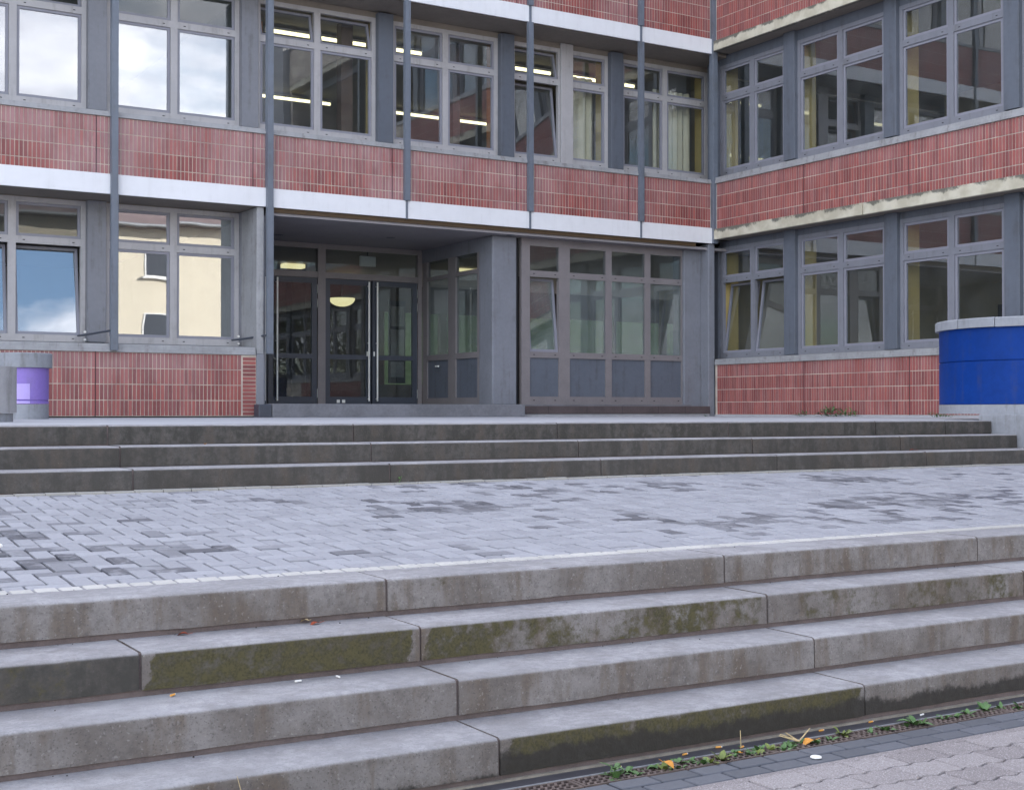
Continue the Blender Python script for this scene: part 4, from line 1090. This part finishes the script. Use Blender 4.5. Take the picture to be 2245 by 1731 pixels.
def weed(loc, s, nl, mat, label, group='weeds along the drain', name='weed', tall=0.0, spread=0.008):
    e = empty(name, loc); tag(e, label, 'weed', group)
    for i in range(nl):
        a = rng.uniform(0, 6.28); el = rng.uniform(0.2, 1.1); L = s * rng.uniform(0.5, 1.0)
        m = MB(); leaf(m, (rng.uniform(-spread, spread) * 0.6, rng.uniform(-spread, spread), tall * rng.random() * 0.8), (math.cos(a) * math.cos(el), math.sin(a) * math.cos(el), math.sin(el)), L, L * (rng.uniform(0.25, 0.5) if spread < 0.05 else rng.uniform(0.12, 0.28)), rng.uniform(0.1, 0.6))
        me = m.mesh(smooth=True); obj('leaf', me, mat, e)
    if tall:
        m = MB(); m.tube([(0, 0, 0), (rng.uniform(-.02, .02), 0, tall * .5), (rng.uniform(-.03, .03), 0, tall)], [.003, .0025, .0015], 5); obj('stem', m.mesh(), mat, e)
    return e
NTH = ords + ['seventeenth', 'eighteenth', 'nineteenth', 'twentieth', 'twenty-first', 'twenty-second', 'twenty-third', 'twenty-fourth', 'twenty-fifth', 'twenty-sixth', 'twenty-seventh', 'twenty-eighth', 'twenty-ninth', 'thirtieth', 'thirty-first', 'thirty-second', 'thirty-third', 'thirty-fourth', 'thirty-fifth']
wx = sorted([-14.10 + 0.048 * k + rng.uniform(-.02, .02) for k in range(22)] + [-12.98 + 0.115 * k + rng.uniform(-.03, .03) for k in range(13)])
for i, x in enumerate(wx):
    weed((x + rng.uniform(-.02, .02), GY0 + rng.uniform(0.03, 0.10), Z0 - 0.012), rng.uniform(0.045, 0.085), rng.randint(8, 14), M['leaf' if rng.random() < 0.75 else 'leaf3'], 'small green weed in the rusty drain grate, %s from the left' % NTH[i])
weed((-14.06, GY0 + 0.07, Z0 - 0.01), 0.09, 10, M['leaf'], 'leafy weed at the lower left start of the drain', tall=0.05)
weed((-12.35, GY0 + 0.06, Z0 - 0.01), 0.12, 6, M['leaf'], 'tallest broad-leaved weed at the right part of the drain')
e = weed((-13.06, GY1 - 0.03, Z0 - 0.005), 0.05, 5, M['leaf'], 'dried weed with straw-coloured stalks on the drain edge')
for a, L in ((2.9, 0.10), (3.2, 0.12), (0.5, 0.11), (2.5, 0.07)):
    m = MB(); m.tube([(0, 0, 0.01), (math.cos(a) * L, math.sin(a) * L * .6, 0.05)], [.004, .002], 5); obj('stalk', m.mesh(), M['dry'], e)
e = weed((-13.34, GY1 + 0.03, Z0), 0.03, 4, M['leaf'], 'pale weed with one upright dry stalk below the mossy step')
m = MB(); m.tube([(0, 0, 0), (-.004, 0, 0.075)], [.003, .0015], 5); obj('stalk', m.mesh(), M['dry'], e)
# stalks at the bottom edge
e = weed((-15.70, -16.42, Z0 - 0.02), 0.10, 4, M['leaf'], 'dry grass stalk leaning before the lowest step at left', None, 'grass_stalk', 0.12)
m = MB(); m.tube([(0.08, 0, 0), (0.05, 0, 0.16), (0.02, 0, 0.27)], [.003, .0025, .001], 5); obj('stalk', m.mesh(), M['dry'], e)
e = weed((-15.17, -16.45, Z0 - 0.02), 0.05, 5, M['leaf'], 'little yellow flowering weed before the lowest step', None, 'flowering_weed', 0.12)
for i in range(7):
    m = MB(); c = (rng.uniform(-.03, .03), rng.uniform(-.02, .02), rng.uniform(0.10, 0.15)); m.lathe([(0.001, c[2]), (0.010, c[2] + .004), (0.001, c[2] + .009)], 7, c[0], c[1]); obj('blossom', m.mesh(), M['flower'], e)
weed((-12.55, UYB - 0.02, UZB - 0.008), 0.05, 4, M['leaf'], 'tiny grass tuft at the foot of the dark stairs', None, 'grass_tuft', 0.06)
# weeds at the foot of the right wing
for i, (y, s_, n_, mt, lb) in enumerate([(-3.3, 0.22, 40, 'leaf2', 'bushy dark weed against the right wing brick base'), (-3.8, 0.18, 30, 'leaf', 'spreading green weed beside the bushy one at the right wing'),
                                 (-2.65, 0.13, 26, 'leaf2', 'low flat weed left of the bushy weed at the right wing'), (-5.75, 0.11, 26, 'leaf2', 'small weed by the right wing next to the blue planter'), (-6.1, 0.11, 24, 'leaf', 'pale weed at the foot of the blue planter')]):
    weed((-0.16 - 0.02 * i if i < 4 else -0.4, y, ZT - 0.005), s_, n_, M[mt], lb, 'weeds at the right wing', tall=s_ * 0.7, spread=s_ * 0.9)
weed((-0.5, -0.35, ZT - 0.005), 0.09, 8, M['leaf2'], 'tiny weed on the terrace below the brown ledge', 'weeds at the right wing')
weed((-3.35, -11.1, 1.03 + 0.06), 0.16, 9, M['leaf'], 'green shoots growing inside the blue planter', None, 'planter_weed', 0.12)

def butt(loc, rz, label, mt='filt'):
    e = empty('cigarette_butt', loc, rz); tag(e, label, 'litter', 'cigarette butts on the ground')
    m = MB(); m.tube([(-.0125, 0, .0045), (.0125, 0, .0045)], [.0043, .0043], 8); obj('filter', m.mesh(smooth=True), M[mt], e)
    m = MB(); m.tube([(.0127, 0, .0045), (.017, .0008, .0042)], [.0042, .0035], 8); obj('paper_end', m.mesh(smooth=True), M['paper'], e)
yg = YF - 0.05
for x, dy, rz, lb in ((-13.98, -0.02, 0.2, 'orange cigarette butt by the leafy weed at the drain start'), (-13.62, 0.0, 0.15, 'orange cigarette butt in the gutter below the mossy step'), (-13.42, 0.02, -0.3, 'orange cigarette butt left of the upright dry stalk'),
                      (-13.33, -0.03, 0.4, 'torn orange cigarette butt right of the upright dry stalk'), (-12.82, 0.015, 0.05, 'yellow cigarette butt right of the dried weed'), (-12.50, 0.02, 0.1, 'yellow cigarette butt near the right block joint')):
    butt((x, yg + dy, Z0 - 0.003), rz, lb)
butt((-12.18, yg, Z0 - 0.003), 0.2, 'white cigarette end lying alone in the gutter', 'paper')
for x, st_, lb in ((-15.62, 2, 'orange cigarette butt on the third step at left'), (-15.1, 2, 'pale cigarette end on the third step'), (-14.92, 2, 'second pale cigarette end on the third step')):
    butt((x, YL - TREAD * st_ + 0.28, ZL - RISE * st_ + 0.0), rng.uniform(0, 3), lb, 'filt' if 'orange' in lb else 'paper')
cp2 = empty('bottle_cap', (-13.18, GY0 - 0.15, Z0)); tag(cp2, 'flat white round cap lying on the dark pavers', 'litter')
m = MB(); m.lathe([(0, 0.0), (0.024, 0.0), (0.024, 0.004), (0.02, 0.007), (0, 0.007)], 18); obj('disc', m.mesh(smooth=True), M['paper'], cp2)
def dead_leaf(loc, s, mat, label):
    e = empty('dead_leaf', loc, rng.uniform(0, 6)); tag(e, label, 'leaf', 'dead leaves on the ground')
    m = MB(); leaf(m, (0, 0, 0.004), (1, 0, 0.25), s, s * 0.7, 0.5); obj('blade', m.mesh(smooth=True), mat, e)
    m = MB(); m.tube([(0, 0, .004), (-s * .5, 0.004, .01)], [.0015, .001], 4); obj('stalk', m.mesh(), mat, e)
z2 = ZL - RISE
for i, (x, y, z, s_, mt, lb) in enumerate([
    (-15.45, YL - 0.04, z2, 0.05, 'redleaf', 'red dead leaf on the second step at left'), (-14.86, YL - 0.05, z2, 0.05, 'redleaf', 'curled red dead leaf on the second step at middle'),
    (-14.9, YL - 0.02, z2 + 0.01, 0.04, 'dry', 'pale dead leaf standing against the top riser'), (-13.83, GY0 + 0.05, Z0 + 0.02, 0.06, 'orleaf', 'orange dead leaf on the drain weeds'),
    (-13.0, GY0 + 0.05, Z0 + 0.004, 0.07, 'orleaf', 'orange dead leaf lying on the drain grate'), (-13.42, GY0 + 0.05, Z0 + 0.004, 0.03, 'orleaf', 'small orange leaf scrap among drain weeds'),
    (-6.55, UYB + 0.25, UZB + URISE, 0.07, 'redleaf', 'brown dead leaf on the dark stairs at right'), (-13.9, UYB + UTREAD + .2, UZB + 2 * URISE, 0.04, 'orleaf', 'tiny orange leaf on the dark stairs at left')]):
    dead_leaf((x, y, z), s_, M[mt], lb)
gm_ = MB()
for i in range(36):
    st_ = rng.randint(0, 3); x = rng.uniform(-16.2, -10.5); y = YL - TREAD * st_ + abs(rng.gauss(0.30, 0.06)); r_ = rng.uniform(0.0015, 0.0045)
    if y > YL - TREAD * st_ + 0.33: y = YL - TREAD * st_ + 0.325
    gm_.lathe([(0, -0.001), (r_, 0.0), (r_ * 0.8, r_ * 0.7), (0, r_)], 6, x, y + 0 * st_)
    for k in range(len(gm_.v) - 24, len(gm_.v)): gm_.v[k] = (gm_.v[k][0], gm_.v[k][1], gm_.v[k][2] + ZL - RISE * st_)
tag(obj('grit', gm_.mesh(), M['earth']), 'fine dark grit scattered on the front stairs', 'grit', kind='stuff')
pb = obj('pebble', None if False else boxm(-0.02, 0.02, -0.016, 0.016, 0, 0.018, 0.007, 2), M['paper'], None, (-15.92, -13.62, ZL + 0.055 * 1.51))
tag(pb, 'small white pebble on the dark damp pavers at left', 'pebble')

# ------------------------------------------------------------------ what the windows mirror: house and trees across the yard
hs = empty('house', (0, -38, Z0)); tag(hs, 'cream rendered house across the yard mirrored in the ground floor window', 'house')
HX0, HX1, HH = -6.0, 9.0, 9.85
obj('wall', boxm(HX0, HX1, -9, 0, -0.06, HH), M['house'], hs)
m = MB(); m.prism_x([(0.55, HH - 0.12), (0.55, HH + 0.06), (-4.5, HH + 3.2), (-9.6, HH + 0.06), (-9.6, HH - 0.12)], HX0 - 0.4, HX1 + 0.4); rf = obj('roof', m.mesh(), M['roof'], hs)
m = MB(); m.tube([(HX0 - 0.4, 0.62, HH - 0.02), (HX1 + 0.4, 0.62, HH - 0.02)], [0.08, 0.08], 10); obj('gutter', m.mesh(smooth=True), M['zinc'], rf)
for zz in (1.4, 4.5, 7.38):
    for xx in (-4.4, -0.15, 4.9):
        wf = obj('window', boxm(xx, xx + 1.25, -0.02, 0.03, zz, zz + 1.25, 0.0), M['hwhite'], hs)
        obj('pane', boxm(xx + 0.07, xx + 1.18, 0.031, 0.036, zz + 0.07, zz + 1.18), M['dark'], wf)
        obj('sill', boxm(xx - 0.1, xx + 1.35, 0.0, 0.16, zz - 0.09, zz - 0.001), M['hwhite'], wf)

gh = empty('mirrored_grey_block', (0, 0, Z0)); tag(gh, 'plain grey rendered tower block added out of view at the end of the right wing mirrored in upper windows', 'tower')  # unseen block added for the grey reflection, kept thin to leave the house sunlit
obj('wall', boxm(-0.2, 4.6, -24.4, -20.85, -0.06, 16.5), M['hallgrey'], gh)
obj('roof', boxm(-0.3, 4.7, -24.5, -20.84, 16.5, 16.7), M['dark'], gh)
def tree(loc, h, r, label, seed, nleaf=2600):
    rg_ = random.Random(seed)
    e = empty('broadleaf_tree', loc); tag(e, label, 'tree', 'trees around the school yard')
    m = MB(); th = h * 0.42
    m.tube([(0, 0, -0.3), (0.05, 0, th * .5), (0, 0.08, th), (0.1, 0.1, h * 0.75)], [h * .03, h * .024, h * .018, h * .006], 8)
    cl = []
    for i in range(9):
        a = rg_.uniform(0, 6.28); el = rg_.uniform(0.1, 1.1); L = r * rg_.uniform(0.55, 0.95)
        p = (math.cos(a) * math.cos(el) * L, math.sin(a) * math.cos(el) * L, th + math.sin(el) * L + h * 0.05)
        m.tube([(0, 0.05, th * rg_.uniform(.7, 1.0)), (p[0] * .5, p[1] * .5, th + (p[2] - th) * .4), p], [h * .011, h * .007, h * .002], 6); cl.append((p, r * rg_.uniform(0.35, 0.55)))
    obj('trunk', m.mesh(smooth=True), M['bark'], e)
    cl.append(((0, 0, h * 0.8), r * 0.55))
    m = MB()
    for i in range(nleaf):
        c, cr = rg_.choice(cl)
        d = Vector((rg_.gauss(0, 1), rg_.gauss(0, 1), rg_.gauss(0, 0.8))).normalized() * cr * (rg_.random() ** 0.4)
        p = Vector(c) + d; s_ = rg_.uniform(0.10, 0.2)
        u = Vector((rg_.gauss(0, 1), rg_.gauss(0, 1), rg_.gauss(0, 1))).normalized(); v = u.orthogonal().normalized()
        m.quad(p - u * s_, p + v * s_ * .6, p + u * s_, p - v * s_ * .6)
    me = bpy.data.meshes.new('crown'); me.from_pydata(m.v, [], m.f); me.update(); obj('crown', me, M['crown'], e)
    return e
tree((15.5, -44, Z0), 11, 4.2, 'tall broadleaf tree right of the cream house', 1)
tree((-12.5, -46, Z0), 9, 3.6, 'round tree left of the cream house', 2)
tree((22, -36, Z0), 9, 3.8, 'spreading tree at the far right of the yard', 3)
for i, (x, y) in enumerate(((-8, 22), (-2.5, 21), (3, 23.5), (9, 22))):
    tree((x, y, 2.4), 4.5, 2.2, '%s leafy tree from the left on the bank behind the hall' % ords[i], 10 + i, 1500)
